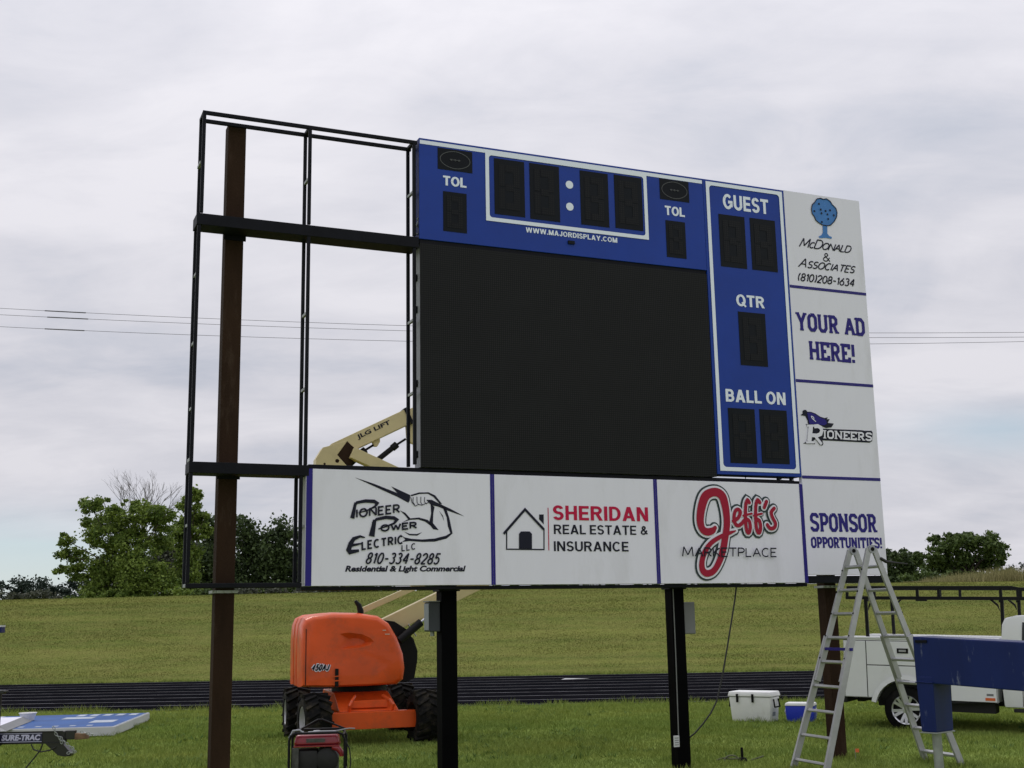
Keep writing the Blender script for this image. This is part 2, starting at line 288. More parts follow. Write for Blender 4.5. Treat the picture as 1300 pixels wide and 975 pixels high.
# ---------------------------------------------------------------- geometry helpers
BASE = {}          # base point (own frame) of every root and part; meshes are built relative to it
class MB:
    """collects vertices and faces for ONE mesh"""
    def __init__(s): s.v = []; s.f = []
    def add(s, vs, fs):
        k = len(s.v); s.v += [tuple(p) for p in vs]; s.f += [tuple(i + k for i in q) for q in fs]; return s
    def box(s, x0, x1, y0, y1, z0, z1):
        return s.add([(x0, y0, z0), (x1, y0, z0), (x1, y1, z0), (x0, y1, z0), (x0, y0, z1), (x1, y0, z1), (x1, y1, z1), (x0, y1, z1)],
                     [(0, 3, 2, 1), (4, 5, 6, 7), (0, 1, 5, 4), (1, 2, 6, 5), (2, 3, 7, 6), (3, 0, 4, 7)])
    def bar(s, p, q, w, h, up=(0, 0, 1), w2=None, h2=None):
        """rectangular bar p->q, w across, h along `up`"""
        p = Vector(p); q = Vector(q); d = (q - p).normalized(); up = Vector(up)
        x = d.cross(up)
        if x.length < 1e-5: x = d.cross(Vector((0, 1, 0)))
        x.normalize(); y = x.cross(d)
        w2 = w if w2 is None else w2; h2 = h if h2 is None else h2
        vs = []
        for c, a, b in ((p, w, h), (q, w2, h2)):
            vs += [c - x * a / 2 - y * b / 2, c + x * a / 2 - y * b / 2, c + x * a / 2 + y * b / 2, c - x * a / 2 + y * b / 2]
        return s.add(vs, [(0, 1, 2, 3), (7, 6, 5, 4), (0, 4, 5, 1), (1, 5, 6, 2), (2, 6, 7, 3), (3, 7, 4, 0)])
    def tube(s, pts, r, n=8, cap=True):
        pts = [Vector(p) for p in pts]; rs = r if isinstance(r, (list, tuple)) else [r] * len(pts)
        rings = []; prev = None
        for i, p in enumerate(pts):
            a = pts[max(0, i - 1)]; b = pts[min(len(pts) - 1, i + 1)]; d = (b - a).normalized()
            if prev is None:
                ref = Vector((0, 0, 1)) if abs(d.z) < 0.9 else Vector((1, 0, 0)); x = d.cross(ref).normalized()
            else: x = (prev - d * prev.dot(d)).normalized()
            prev = x; y = d.cross(x)
            rings.append([p + (x * math.cos(2 * math.pi * k / n) + y * math.sin(2 * math.pi * k / n)) * rs[i] for k in range(n)])
        vs = [v for rg in rings for v in rg]; fs = []
        for i in range(len(pts) - 1):
            for k in range(n):
                fs.append((i * n + k, i * n + (k + 1) % n, (i + 1) * n + (k + 1) % n, (i + 1) * n + k))
        if cap: fs += [tuple(reversed(range(n))), tuple((len(pts) - 1) * n + k for k in range(n))]
        return s.add(vs, fs)
    def lathe(s, prof, o, axis, n=24, ring=False, cap0=True):
        """profile [(along, radius)] swept about axis through o"""
        o = Vector(o); a = Vector(axis).normalized(); ref = Vector((0, 0, 1)) if abs(a.z) < 0.9 else Vector((1, 0, 0))
        x = a.cross(ref).normalized(); y = a.cross(x); vs = []; fs = []
        for t, r in prof:
            vs += [o + a * t + (x * math.cos(2 * math.pi * k / n) + y * math.sin(2 * math.pi * k / n)) * r for k in range(n)]
        np_ = len(prof)
        for i in range(np_ if ring else np_ - 1):
            j = (i + 1) % np_
            for k in range(n):
                fs.append((i * n + k, i * n + (k + 1) % n, j * n + (k + 1) % n, j * n + k))
        if ring: return s.add(vs, fs)
        if cap0 and prof[0][1] > 1e-5: fs.append(tuple(reversed(range(n))))
        if prof[-1][1] > 1e-5: fs.append(tuple((len(prof) - 1) * n + k for k in range(n)))
        return s.add(vs, fs)
    def prism(s, poly, y0, y1):
        """polygon in (x,z) extruded from y0 to y1"""
        n = len(poly)
        vs = [(x, y0, z) for x, z in poly] + [(x, y1, z) for x, z in poly]
        fs = [tuple(range(n)), tuple(reversed(range(n, 2 * n)))] + [(k, k + n, (k + 1) % n + n, (k + 1) % n) for k in range(n)]
        return s.add(vs, fs)
    def sheet(s, poly, y):
        """flat polygon in (x,z) at depth y, facing -y"""
        return s.add([(x, y, z) for x, z in poly], [tuple(range(len(poly)))])
    def rect(s, u0, u1, z0, z1, y):
        return s.add([(u0, y, z0), (u1, y, z0), (u1, y, z1), (u0, y, z1)], [(0, 1, 2, 3)])
    def disc(s, u, z, r, y, n=20):
        return s.sheet([(u + r * math.cos(2 * math.pi * k / n), z + r * math.sin(2 * math.pi * k / n)) for k in range(n)], y)
    def ribbon(s, pts, w, y, dy=0.0, closed=False):
        """flat stroke with mitred joints in the (x,z) plane; w a number or one per point"""
        n = len(pts); ws = w if isinstance(w, (list, tuple)) else [w] * n
        vs = []
        for i in range(n):
            if closed: a, b = pts[(i - 1) % n], pts[(i + 1) % n]
            else: a, b = pts[max(0, i - 1)], pts[min(n - 1, i + 1)]
            d1 = (pts[i][0] - a[0], pts[i][1] - a[1]); d2 = (b[0] - pts[i][0], b[1] - pts[i][1])
            def nm(d):
                l = math.hypot(*d); return (d[0] / l, d[1] / l) if l > 1e-9 else None
            d1, d2 = nm(d1), nm(d2)
            if d1 is None: d1 = d2
            if d2 is None: d2 = d1
            t = nm((d1[0] + d2[0], d1[1] + d2[1])) or d1
            c = max(0.55, t[0] * d1[0] + t[1] * d1[1])
            h = ws[i] / 2 / c; nx, nz = -t[1] * h, t[0] * h
            yy = y - dy * i
            vs += [(pts[i][0] - nx, yy, pts[i][1] - nz), (pts[i][0] + nx, yy, pts[i][1] + nz)]
        m = n if closed else n - 1
        fs = [(2 * i, 2 * ((i + 1) % n), 2 * ((i + 1) % n) + 1, 2 * i + 1) for i in range(m)]
        return s.add(vs, fs)
    def build(s, name, m, parent=None, bevel=0.0, smooth=None, seg=2, base=None):
        b = Vector(base) if base is not None else BASE.get(parent.name if parent else None, Vector((0, 0, 0)))
        me = bpy.data.meshes.new(name)
        me.from_pydata([(v[0] - b.x, v[1] - b.y, v[2] - b.z) for v in s.v], [], s.f)
        me.validate()
        bm = bmesh.new(); bm.from_mesh(me)
        if bevel or smooth:
            bmesh.ops.recalc_face_normals(bm, faces=bm.faces)
        if bevel:
            ed = [e for e in bm.edges if len(e.link_faces) == 2 and e.calc_face_angle(0) > 0.5]
            bmesh.ops.bevel(bm, geom=ed, offset=bevel, segments=seg, affect='EDGES', profile=0.6, clamp_overlap=True)
        bm.to_mesh(me); bm.free()
        if smooth:
            for p in me.polygons: p.use_smooth = True
            me.set_sharp_from_angle(angle=math.radians(smooth))
        me.materials.append(m)
        o = bpy.data.objects.new(name, me); COL.objects.link(o)
        if parent: o.parent = parent
        BASE[o.name] = b
        return o

def tag(o, label=None, cat=None, group=None, kind=None):
    if label: o['label'] = label
    if cat: o['category'] = cat
    if group: o['group'] = group
    if kind: o['kind'] = kind
    return o
FRAMES = {None: (Vector((0, 0, 0)), 0.0)}
def place(o, base, frame=None):
    org, yaw = FRAMES[frame]
    o.location = org + Matrix.Rotation(yaw, 3, 'Z') @ Vector(base); o.rotation_euler = (0, 0, yaw)
def thing(name, label, cat, base=(0, 0, 0), frame=None, group=None):
    o = bpy.data.objects.new(name, None); COL.objects.link(o); o.empty_display_size = 0.2
    place(o, base, frame); BASE[o.name] = Vector(base)
    return tag(o, label, cat, group)
def solo(mb, name, m, label, cat, base=(0, 0, 0), frame=None, group=None, kind=None, **k):
    o = mb.build(name, m, None, base=base, **k); place(o, base, frame)
    return tag(o, label, cat, group, kind)
def structure(mb, name, m, **k):
    o = mb.build(name, m, None, base=(0, 0, 0), **k); o['kind'] = 'structure'; return o

# ---------------------------------------------------------------- lettering
def text_mb(runs, u0, u1, z0, z1, y, bold=0.0, shear=0.0, space=1.0, slope=0.0):
    """runs: [(string, scale)] set one after another in the built-in face, then fitted to the box"""
    x = 0.0; V = []; Fc = []
    for body, scl in runs:
        c = bpy.data.curves.new("t", 'FONT'); c.body = body; c.size = scl; c.shear = shear; c.offset = bold * scl
        c.space_character = space; c.resolution_u = 3; c.fill_mode = 'FRONT'
        o = bpy.data.objects.new("t", c); COL.objects.link(o)
        dg = bpy.context.evaluated_depsgraph_get(); dg.update()
        me = bpy.data.meshes.new_from_object(o.evaluated_get(dg))
        k = len(V)
        if len(me.vertices):
            mx = max(v.co.x for v in me.vertices)
            mn = min(v.co.x for v in me.vertices)
            V += [(v.co.x + x, v.co.y) for v in me.vertices]
            Fc += [tuple(i + k for i in p.vertices) for p in me.polygons]
            x += mx + 0.06 * scl * space
        COL.objects.unlink(o); bpy.data.objects.remove(o); bpy.data.curves.remove(c); bpy.data.meshes.remove(me)
    xs = [p[0] for p in V]; ys = [p[1] for p in V]
    ax, bx, ay, by = min(xs), max(xs), min(ys), max(ys)
    mb = MB()
    mb.add([(u0 + (p[0] - ax) / (bx - ax) * (u1 - u0), y, z0 + (p[1] - ay) / (by - ay) * (z1 - z0) + slope * (p[0] - ax) / (bx - ax)) for p in V], Fc)
    return mb

def arc(cx, cy, rx, ry, a0, a1, n=8):
    return [(cx + rx * math.cos(math.radians(a0 + (a1 - a0) * k / n)), cy + ry * math.sin(math.radians(a0 + (a1 - a0) * k / n))) for k in range(n + 1)]
# single-stroke letters on a unit-high grid: width, list of strokes
SF = {
 'A': (0.8, [[(0, 0), (0.4, 1), (0.8, 0)], [(0.14, 0.36), (0.66, 0.36)]]),
 'C': (0.75, [arc(0.4, 0.5, 0.4, 0.5, 50, 310, 12)]),
 'D': (0.75, [[(0, 0), (0, 1), (0.35, 1)] + arc(0.35, 0.5, 0.4, 0.5, 90, -90, 10)[1:] + [(0, 0)]]),
 'E': (0.6, [[(0.6, 1), (0, 1), (0, 0), (0.6, 0)], [(0, 0.52), (0.48, 0.52)]]),
 'H': (0.75, [[(0, 0), (0, 1)], [(0.75, 0), (0.75, 1)], [(0, 0.52), (0.75, 0.52)]]),
 'I': (0.08, [[(0.04, 0), (0.04, 1)]]),
 'J': (0.5, [[(0.45, 1), (0.45, 0.25)] + arc(0.22, 0.25, 0.23, 0.25, 0, -170, 8)]),
 'K': (0.7, [[(0, 0), (0, 1)], [(0.65, 1), (0.03, 0.42)], [(0.2, 0.56), (0.7, 0)]]),
 'L': (0.55, [[(0, 1), (0, 0), (0.55, 0)]]),
 'M': (0.95, [[(0, 0), (0.1, 1), (0.47, 0.15), (0.85, 1), (0.95, 0)]]),
 'N': (0.75, [[(0, 0), (0, 1), (0.75, 0), (0.75, 1)]]),
 'O': (0.85, [arc(0.42, 0.5, 0.42, 0.5, 90, 450, 18)]),
 'P': (0.62, [[(0, 0), (0, 1), (0.35, 1)] + arc(0.35, 0.74, 0.27, 0.26, 90, -90, 8)[1:] + [(0, 0.48)]]),
 'R': (0.68, [[(0, 0), (0, 1), (0.35, 1)] + arc(0.35, 0.74, 0.27, 0.26, 90, -90, 8)[1:] + [(0, 0.48)], [(0.25, 0.48), (0.68, 0)]]),
 'S': (0.6, [arc(0.3, 0.75, 0.28, 0.25, 30, 270, 9) + arc(0.3, 0.25, 0.3, 0.25, 90, -150, 9)[1:]]),
 'T': (0.75, [[(0, 1), (0.75, 1)], [(0.37, 1), (0.37, 0)]]),
 'U': (0.75, [[(0, 1), (0, 0.35)] + arc(0.37, 0.35, 0.375, 0.35, 180, 360, 9) + [(0.75, 1)]]),
 'W': (1.0, [[(0, 1), (0.25, 0), (0.5, 0.85), (0.75, 0), (1.0, 1)]]),
 'Y': (0.8, [[(0, 1), (0.4, 0.48), (0.8, 1)], [(0.4, 0.48), (0.4, 0)]]),
 '&': (0.8, [[(0.8, 0), (0.2, 0.7)] + arc(0.36, 0.82, 0.17, 0.18, 200, -40, 8) + [(0.1, 0.4)] + arc(0.3, 0.22, 0.26, 0.22, 140, 330, 8) + [(0.75, 0.5)]]),
 '0': (0.65, [arc(0.32, 0.5, 0.32, 0.5, 90, 450, 16)]),
 '1': (0.3, [[(0.02, 0.78), (0.24, 1), (0.24, 0)]]),
 '2': (0.62, [arc(0.31, 0.72, 0.3, 0.28, 170, -30, 8) + [(0, 0), (0.62, 0)]]),
 '3': (0.6, [arc(0.28, 0.76, 0.26, 0.24, 150, -80, 8) + arc(0.28, 0.27, 0.31, 0.27, 80, -150, 9)]),
 '4': (0.68, [[(0.5, 0), (0.5, 1), (0, 0.3), (0.68, 0.3)]]),
 '5': (0.6, [[(0.58, 1), (0.1, 1), (0.05, 0.55)] + arc(0.28, 0.32, 0.31, 0.32, 120, -150, 10)]),
 '6': (0.62, [[(0.5, 1)] + arc(0.31, 0.3, 0.31, 0.3, 150, 500, 14)]),
 '8': (0.6, [arc(0.3, 0.75, 0.25, 0.25, -90, 270, 14), arc(0.3, 0.25, 0.3, 0.25, 90, 450, 14)]),
 '-': (0.45, [[(0, 0.45), (0.45, 0.45)]]),
 '(': (0.25, [arc(0.4, 0.5, 0.38, 0.65, 125, 235, 8)]),
 ')': (0.25, [arc(-0.15, 0.5, 0.38, 0.65, 55, -55, 8)]),
 '!': (0.1, [[(0.05, 1), (0.05, 0.32)], [(0.05, 0.12), (0.05, 0)]]),
}
# heavy college lettering: octagonal strokes, slab ends
SLAB = {
 'A': (0.86, [[(0.12, 0.08), (0.43, 0.93), (0.74, 0.08)], [(0.24, 0.34), (0.62, 0.34)]], [(0.12, 0), (0.74, 0)]),
 'D': (0.78, [[(0.14, 0.08), (0.14, 0.92), (0.5, 0.92), (0.67, 0.76), (0.67, 0.24), (0.5, 0.08), (0.14, 0.08)]], [(0.08, 0), (0.08, 1)]),
 'E': (0.72, [[(0.64, 0.72), (0.64, 0.92), (0.14, 0.92), (0.14, 0.08), (0.64, 0.08), (0.64, 0.28)], [(0.14, 0.5), (0.46, 0.5)]], [(0.08, 0), (0.08, 1)]),
 'H': (0.86, [[(0.16, 0), (0.16, 1)], [(0.70, 0), (0.70, 1)], [(0.16, 0.5), (0.70, 0.5)]], [(0.16, 0), (0.16, 1), (0.70, 0), (0.70, 1)]),
 'I': (0.36, [[(0.18, 0), (0.18, 1)]], [(0.18, 0), (0.18, 1)]),
 'N': (0.86, [[(0.14, 0), (0.14, 1)], [(0.10, 0.97), (0.74, 0.03)], [(0.70, 0), (0.70, 1)]], [(0.14, 0), (0.12, 1), (0.70, 1)]),
 'O': (0.76, [[(0.26, 0.92), (0.50, 0.92), (0.66, 0.76), (0.66, 0.24), (0.50, 0.08), (0.26, 0.08), (0.10, 0.24), (0.10, 0.76), (0.26, 0.92)]], []),
 'P': (0.74, [[(0.16, 0), (0.16, 0.92), (0.48, 0.92), (0.64, 0.80), (0.64, 0.56), (0.48, 0.44), (0.16, 0.44)]], [(0.16, 0), (0.10, 1)]),
 'R': (0.82, [[(0.16, 0), (0.16, 0.92), (0.48, 0.92), (0.64, 0.80), (0.64, 0.58), (0.48, 0.46), (0.16, 0.46)], [(0.42, 0.46), (0.66, 0.02)]], [(0.16, 0), (0.10, 1), (0.70, 0)]),
 'S': (0.74, [[(0.64, 0.74), (0.64, 0.82), (0.52, 0.92), (0.22, 0.92), (0.10, 0.80), (0.10, 0.64), (0.22, 0.54), (0.52, 0.46), (0.64, 0.36), (0.64, 0.20), (0.52, 0.08), (0.22, 0.08), (0.10, 0.18), (0.10, 0.26)]], []),
 'T': (0.80, [[(0.08, 0.72), (0.08, 0.92), (0.72, 0.92), (0.72, 0.72)], [(0.40, 0.92), (0.40, 0)]], [(0.40, 0)]),
 'U': (0.82, [[(0.14, 1), (0.14, 0.24), (0.28, 0.08), (0.54, 0.08), (0.68, 0.24), (0.68, 1)]], [(0.14, 1), (0.68, 1)]),
 'Y': (0.86, [[(0.12, 0.98), (0.43, 0.46), (0.74, 0.98)], [(0.43, 0.46), (0.43, 0)]], [(0.12, 1), (0.74, 1), (0.43, 0)]),
 '!': (0.30, [[(0.15, 1), (0.15, 0.34)], [(0.15, 0.17), (0.15, 0)]], []),
}
SF['G'] = (0.86, [arc(0.44, 0.5, 0.44, 0.5, 45, 330, 14) + [(0.82, 0.46), (0.50, 0.46)]])
SF['Q'] = (0.85, [arc(0.42, 0.5, 0.42, 0.5, 90, 450, 18), [(0.48, 0.30), (0.92, -0.10)]])
SF['B'] = (0.66, [[(0, 0.53), (0, 1), (0.36, 1)] + arc(0.36, 0.765, 0.25, 0.235, 90, -90, 8)[1:] + [(0, 0.53)], [(0, 0.53), (0.38, 0.53)] + arc(0.38, 0.265, 0.28, 0.265, 90, -90, 8)[1:] + [(0, 0), (0, 0.53)]])
SF['.'] = (0.10, [[(0.05, -0.02), (0.05, 0.10)]])
def grotesque(ch, k):
    """one heavy sans capital as overlapping flat pieces on a unit-high grid: (width, polygons)"""
    h = k * 0.84; P = []
    def R(x0, z0, x1, z1): P.append([(x0, z0), (x1, z0), (x1, z1), (x0, z1)])
    def ring(cx, cz, rx, rz, a0, a1, n=20):
        for q in range(n):
            t = [math.radians(a0 + (a1 - a0) * (q + d) / n) for d in (0, 1)]
            P.append([(cx + rx * math.cos(t[0]), cz + rz * math.sin(t[0])), (cx + rx * math.cos(t[1]), cz + rz * math.sin(t[1])),
                      (cx + (rx - k) * math.cos(t[1]), cz + (rz - h) * math.sin(t[1])), (cx + (rx - k) * math.cos(t[0]), cz + (rz - h) * math.sin(t[0]))])
    def leg(xa, xb, za=1.0, zb=0.0, t=1.0):
        t = t * k / 2; P.append([(xa - t, za), (xb - t, zb), (xb + t, zb), (xa + t, za)])
    def bowl(zlo, zhi, xc, rx):
        R(k, zhi - h, xc, zhi); R(k, zlo, xc, zlo + h); ring(xc, (zlo + zhi) / 2, rx, (zhi - zlo) / 2, -90, 90, 12)
    m0, m1 = 0.5 - h / 2, 0.5 + h / 2
    w = {'T': .72, 'O': .86, 'Q': .86, 'C': .82, 'G': .86, 'L': .62, 'U': .76, 'E': .66, 'S': .70, 'R': .78, 'P': .70, 'B': .74, 'D': .78, 'A': .86, 'N': .78, 'M': .94, 'H': .76, 'I': k, 'W': 1.2, 'J': .58, 'Y': .84, '.': k, '&': .86}[ch]
    if ch in 'OQ': ring(w / 2, .5, w / 2, .512, 0, 360, 32)
    if ch == 'Q': P.append([(.46, .30), (.60, .38), (.92, .02), (.78, -.08)])
    if ch == 'C': ring(.43, .5, .43, .512, 42, 318, 26)
    if ch == 'G': ring(.43, .5, .43, .512, 42, 330, 26); R(.46, .38, w, .38 + h); R(w - k, .16, w, .40)
    if ch == 'T': R(0, 1 - h, w, 1); R(w / 2 - k / 2, 0, w / 2 + k / 2, 1 - h)
    if ch == 'L': R(0, 0, k, 1); R(k, 0, w, h)
    if ch == 'E': R(0, 0, k, 1); R(k, 1 - h, w, 1); R(k, 0, w, h); R(k, m0, w - .05, m1)
    if ch == 'U': R(0, .33, k, 1); R(w - k, .33, w, 1); ring(w / 2, .335, w / 2, .347, 180, 360, 14)
    if ch == 'J': R(w - k, .30, w, 1); ring(w / 2, .31, w / 2, .322, 180, 360, 14)
    if ch == 'S': ring(w / 2, (1.012 + m0) / 2, w / 2 - .01, (1.012 - m0) / 2, 18, 270, 18); ring(w / 2, (m1 - .012) / 2, w / 2, (m1 + .012) / 2, -162, 90, 18)
    if ch in 'RPB': R(0, 0, k, 1)
    if ch == 'R': bowl(.42, 1, .42, .33); leg(.44, .68, .44, 0, 1.12)
    if ch == 'P': bowl(.38, 1, .38, .32)
    if ch == 'B': bowl(m0, 1, .40, .30); bowl(0, m1, .40, .34)
    if ch == 'D': R(0, 0, k, 1); bowl(0, 1, .36, .42)
    if ch == 'A': leg(w / 2, .55 * k, t=1.1); leg(w / 2, w - .55 * k, t=1.1); R(.22, .20, w - .22, .20 + h)
    if ch == 'N': R(0, 0, k, 1); R(w - k, 0, w, 1); leg(.55 * k, w - .55 * k, t=1.1)
    if ch == 'M': R(0, 0, k, 1); R(w - k, 0, w, 1); leg(.55 * k, w / 2, t=1.1); leg(w - .55 * k, w / 2, t=1.1)
    if ch == 'H': R(0, 0, k, 1); R(w - k, 0, w, 1); R(k, m0, w - k, m1)
    if ch == 'I': R(0, 0, k, 1)
    if ch == '.': R(0, 0, k, k * .9)
    if ch == 'W':
        for a, b in ((k / 2, .31), (.6, .31), (.6, .89), (1.2 - k / 2, .89)): leg(a, b)
    if ch == 'Y': leg(.55 * k, w / 2, 1, .40, 1.1); leg(w - .55 * k, w / 2, 1, .40, 1.1); R(w / 2 - k / 2, 0, w / 2 + k / 2, .42)
    if ch == '&':
        b = MB()
        for st in SF['&'][1]: b.ribbon([(k / 2 + x * (w - k) / .8, k / 2 + z * (1 - k)) for x, z in st], k * .85, 0)
        P = [[(b.v[i][0], b.v[i][2]) for i in q] for q in b.f]
    return w, P
def bold_mb(s, u0, u1, z0, z1, k, y, gap=0.11):
    """heavy upright sans capitals filling the box; k = stem over height"""
    x = 0.0; polys = []; n = 0
    for ch in s:
        if ch == ' ': x += 0.30; continue
        w, P = grotesque(ch, k)
        polys += [[(x + a, b) for a, b in q] for q in P]; x += w + gap
    x -= gap; mb = MB()
    for q in polys:
        mb.sheet([(u0 + a / x * (u1 - u0), z0 + b * (z1 - z0)) for a, b in q], y - 0.00025 * (n % 9)); n += 1
    return mb
def stroke_mb(runs, o, e, t, w, y, gap=0.22, font='thin', weights=None):
    """stroke lettering; o=baseline start, e=baseline end, t=top of the start: any parallelogram"""
    strokes = []; x = 0.0
    for body, scl in runs:
        for ch in body:
            if ch == ' ': x += 0.45 * scl; continue
            g = (SLAB if font == 'slab' else SF)[ch]
            for st in g[1]: strokes.append([(x + p[0] * scl, p[1] * scl) for p in st])
            if font == 'slab':
                for (sx, sz) in g[2]:
                    hz = 0.055 if sz == 0 else 0.945
                    strokes.append([(x + (sx - 0.155) * scl, hz * scl), (x + (sx + 0.155) * scl, hz * scl), 'serif'])
            x += (g[0] + gap) * scl
    x -= gap * runs[-1][1]
    E = ((e[0] - o[0]) / x, (e[1] - o[1]) / x); T = (t[0] - o[0], t[1] - o[1])
    mb = MB(); k = 0
    cut = []
    for st in strokes:                     # sharp corners are drawn as two overlapping strokes
        if st[-1] == 'serif': cut.append(st); continue
        pts = [(o[0] + E[0] * p[0] + T[0] * p[1], o[1] + E[1] * p[0] + T[1] * p[1]) for p in st]; seg = [st[0]]
        for i in range(1, len(st)):
            seg.append(st[i])
            if i < len(st) - 1:
                a = (pts[i][0] - pts[i - 1][0], pts[i][1] - pts[i - 1][1]); b = (pts[i + 1][0] - pts[i][0], pts[i + 1][1] - pts[i][1])
                if (a[0] * b[0] + a[1] * b[1]) / max(1e-9, math.hypot(*a) * math.hypot(*b)) < -0.25:
                    cut.append(seg); seg = [st[i]]
        cut.append(seg)
    strokes = cut
    for st in strokes:
        ww = w
        if st[-1] == 'serif': st = st[:-1]; ww = 0.11 * math.hypot(*T)
        pts = [(o[0] + E[0] * p[0] + T[0] * p[1], o[1] + E[1] * p[0] + T[1] * p[1]) for p in st]
        mb.ribbon(pts, ww, y - 0.0003 * (k % 7)); k += 1
    return mb

def rring(u0, u1, z0, z1, w, r, y):
    """rectangular border, square outside, rounded inside"""
    mb = MB(); n = 5
    inn = []; 
    for (cx, cz, a0) in ((u1 - w - r, z1 - w - r, 0), (u0 + w + r, z1 - w - r, 90), (u0 + w + r, z0 + w + r, 180), (u1 - w - r, z0 + w + r, 270)):
        inn.append([(cx + r * math.cos(math.radians(a0 + 90 * k / n)), cz + r * math.sin(math.radians(a0 + 90 * k / n))) for k in range(n + 1)])
    outc = [(u1, z1), (u0, z1), (u0, z0), (u1, z0)]
    for k in range(4):
        a = inn[k]; c = outc[k]; b = inn[(k + 1) % 4]; c2 = outc[(k + 1) % 4]
        for j in range(n): mb.sheet([c, a[j + 1], a[j]], y)
        mb.sheet([c, c2, b[0], a[-1]], y)
    return mb

# ---------------------------------------------------------------- ground, track, berm
def zberm(x, y):
    top = 2.875 - min(0.12, 0.00016 * x * x)
    t = (y - 37.4) / 13.2
    if t <= 0: return 0.0
    if t < 1:
        s = t * t * (3 - 2 * t); return top * (0.35 * s + 0.65 * t) if t < 0.93 else top * (0.35 * s + 0.65 * t)
    return top - max(0, y - 70) * 0.0015
def track_near(x): return 24.45 - 0.036 * x
def track_far(x): return 36.75 - 0.02 * x

def grass_mat(name, c1, c2, c3, blade=False, band=(0.35, 1.3, 3.0)):
    m = bpy.data.materials.new(name); m.use_nodes = True
    nt = m.node_tree; N = nt.nodes; L = nt.links; b = N['Principled BSDF']
    b.inputs['Roughness'].default_value = 0.9; b.inputs['Specular IOR Level'].default_value = 0.0
    geo = N.new('ShaderNodeNewGeometry')
    def noi(scale, sc, detail=6, rough=0.65):
        mp = N.new('ShaderNodeMapping'); mp.inputs['Scale'].default_value = sc; L.new(geo.outputs['Position'], mp.inputs['Vector'])
        n = N.new('ShaderNodeTexNoise'); n.inputs['Scale'].default_value = scale; n.inputs['Detail'].default_value = detail; n.inputs['Roughness'].default_value = rough
        L.new(mp.outputs[0], n.inputs['Vector']); return n.outputs['Fac']
    def rmp(f, a, bb):
        r = N.new('ShaderNodeMapRange'); r.inputs[1].default_value = a; r.inputs[2].default_value = bb; L.new(f, r.inputs[0]); return r.outputs[0]
    def mix(f, a, bb, mode='MIX'):
        x = N.new('ShaderNodeMix'); x.data_type = 'RGBA'; x.blend_type = mode
        for s, v in ((x.inputs[0], f), (x.inputs[6], a), (x.inputs[7], bb)):
            if isinstance(v, (int, float)): s.default_value = v
            elif isinstance(v, tuple): s.default_value = (*v, 1)
            else: L.new(v, s)
        return x.outputs[2]
    f1 = rmp(noi(0.22 if band[0] > 0.2 else 0.9, band), 0.36, 0.64)
    f2 = rmp(noi(1.6, (0.6, 1.0, 2.0)), 0.35, 0.7)
    f3 = rmp(noi(14.0, (1, 1, 1), 3), 0.3, 0.75)
    col = mix(f1, c1, c2)
    col = mix(mix(1.0, f2, (0.55, 0.55, 0.55), 'MULTIPLY'), col, c3)
    dk = mix(f3, (0.72, 0.72, 0.72), (1.22, 1.22, 1.2))
    col = mix(1.0, col, dk, 'MULTIPLY')
    if blade:
        at = N.new('ShaderNodeAttribute'); at.attribute_name = 'shade'
        sh = mix(at.outputs['Fac'], (0.62, 0.66, 0.6), (1.42, 1.36, 1.22))
        col = mix(1.0, col, sh, 'MULTIPLY')
    L.new(col, b.inputs['Base Color'])
    return m
LAWN = ((0.220, 0.288, 0.072), (0.278, 0.318, 0.084), (0.185, 0.282, 0.090))
BERM = ((0.188, 0.208, 0.056), (0.120, 0.152, 0.040), (0.206, 0.188, 0.068))
M['lawn'] = grass_mat('lawn_ground', *LAWN)
M['lawn_blade'] = grass_mat('lawn_blades', *LAWN, blade=True)
M['berm_blade'] = grass_mat('berm_blades', *BERM, blade=True, band=(0.05, 1.0, 2.2))
M['berm'] = grass_mat('berm_ground', *BERM, band=(0.05, 1.0, 2.2))
def build_ground():
    ys = [-40, -10, 0, 5, 10, 15, 20, 24, 30, 36, 37.4] + [37.4 + 13.2 * k / 12 for k in range(1, 13)] + [52, 56, 64, 80, 110, 160, 240, 400, 900]
    xs = [-700, -300, -150, -100, -70, -50, -40, -32, -26, -20, -15, -10, -5, 0, 5, 10, 15, 20, 26, 32, 40, 50, 70, 100, 150, 300, 700]
    mb = MB(); nx = len(xs)
    mb.v = [(x, y, zberm(x, y)) for y in ys for x in xs]
    mb.f = [(j * nx + i, j * nx + i + 1, (j + 1) * nx + i + 1, (j + 1) * nx + i) for j in range(len(ys) - 1) for i in range(nx - 1)]
    o = structure(mb, 'grass_ground', M['lawn'], smooth=40)
    o.data.materials.append(M['berm'])
    for p in o.data.polygons:
        if p.center.y > 37: p.material_index = 1
    return o
build_ground()
M['track'] = mat('black_running_track', (0.0075, 0.0075, 0.0095), 0.9, var=0.25, vscale=0.8, bump=0.2, stretch=(0.3, 1, 1), spec=0.0)
M['lane'] = mat('worn_lane_paint', (0.20, 0.20, 0.22), 0.8, dirt=(0.05, 0.05, 0.055), dscale=1.5, dlo=0.42, dhi=0.62)
M['paint'] = mat('white_track_paint', (0.5, 0.5, 0.5), 0.8, var=0.2)
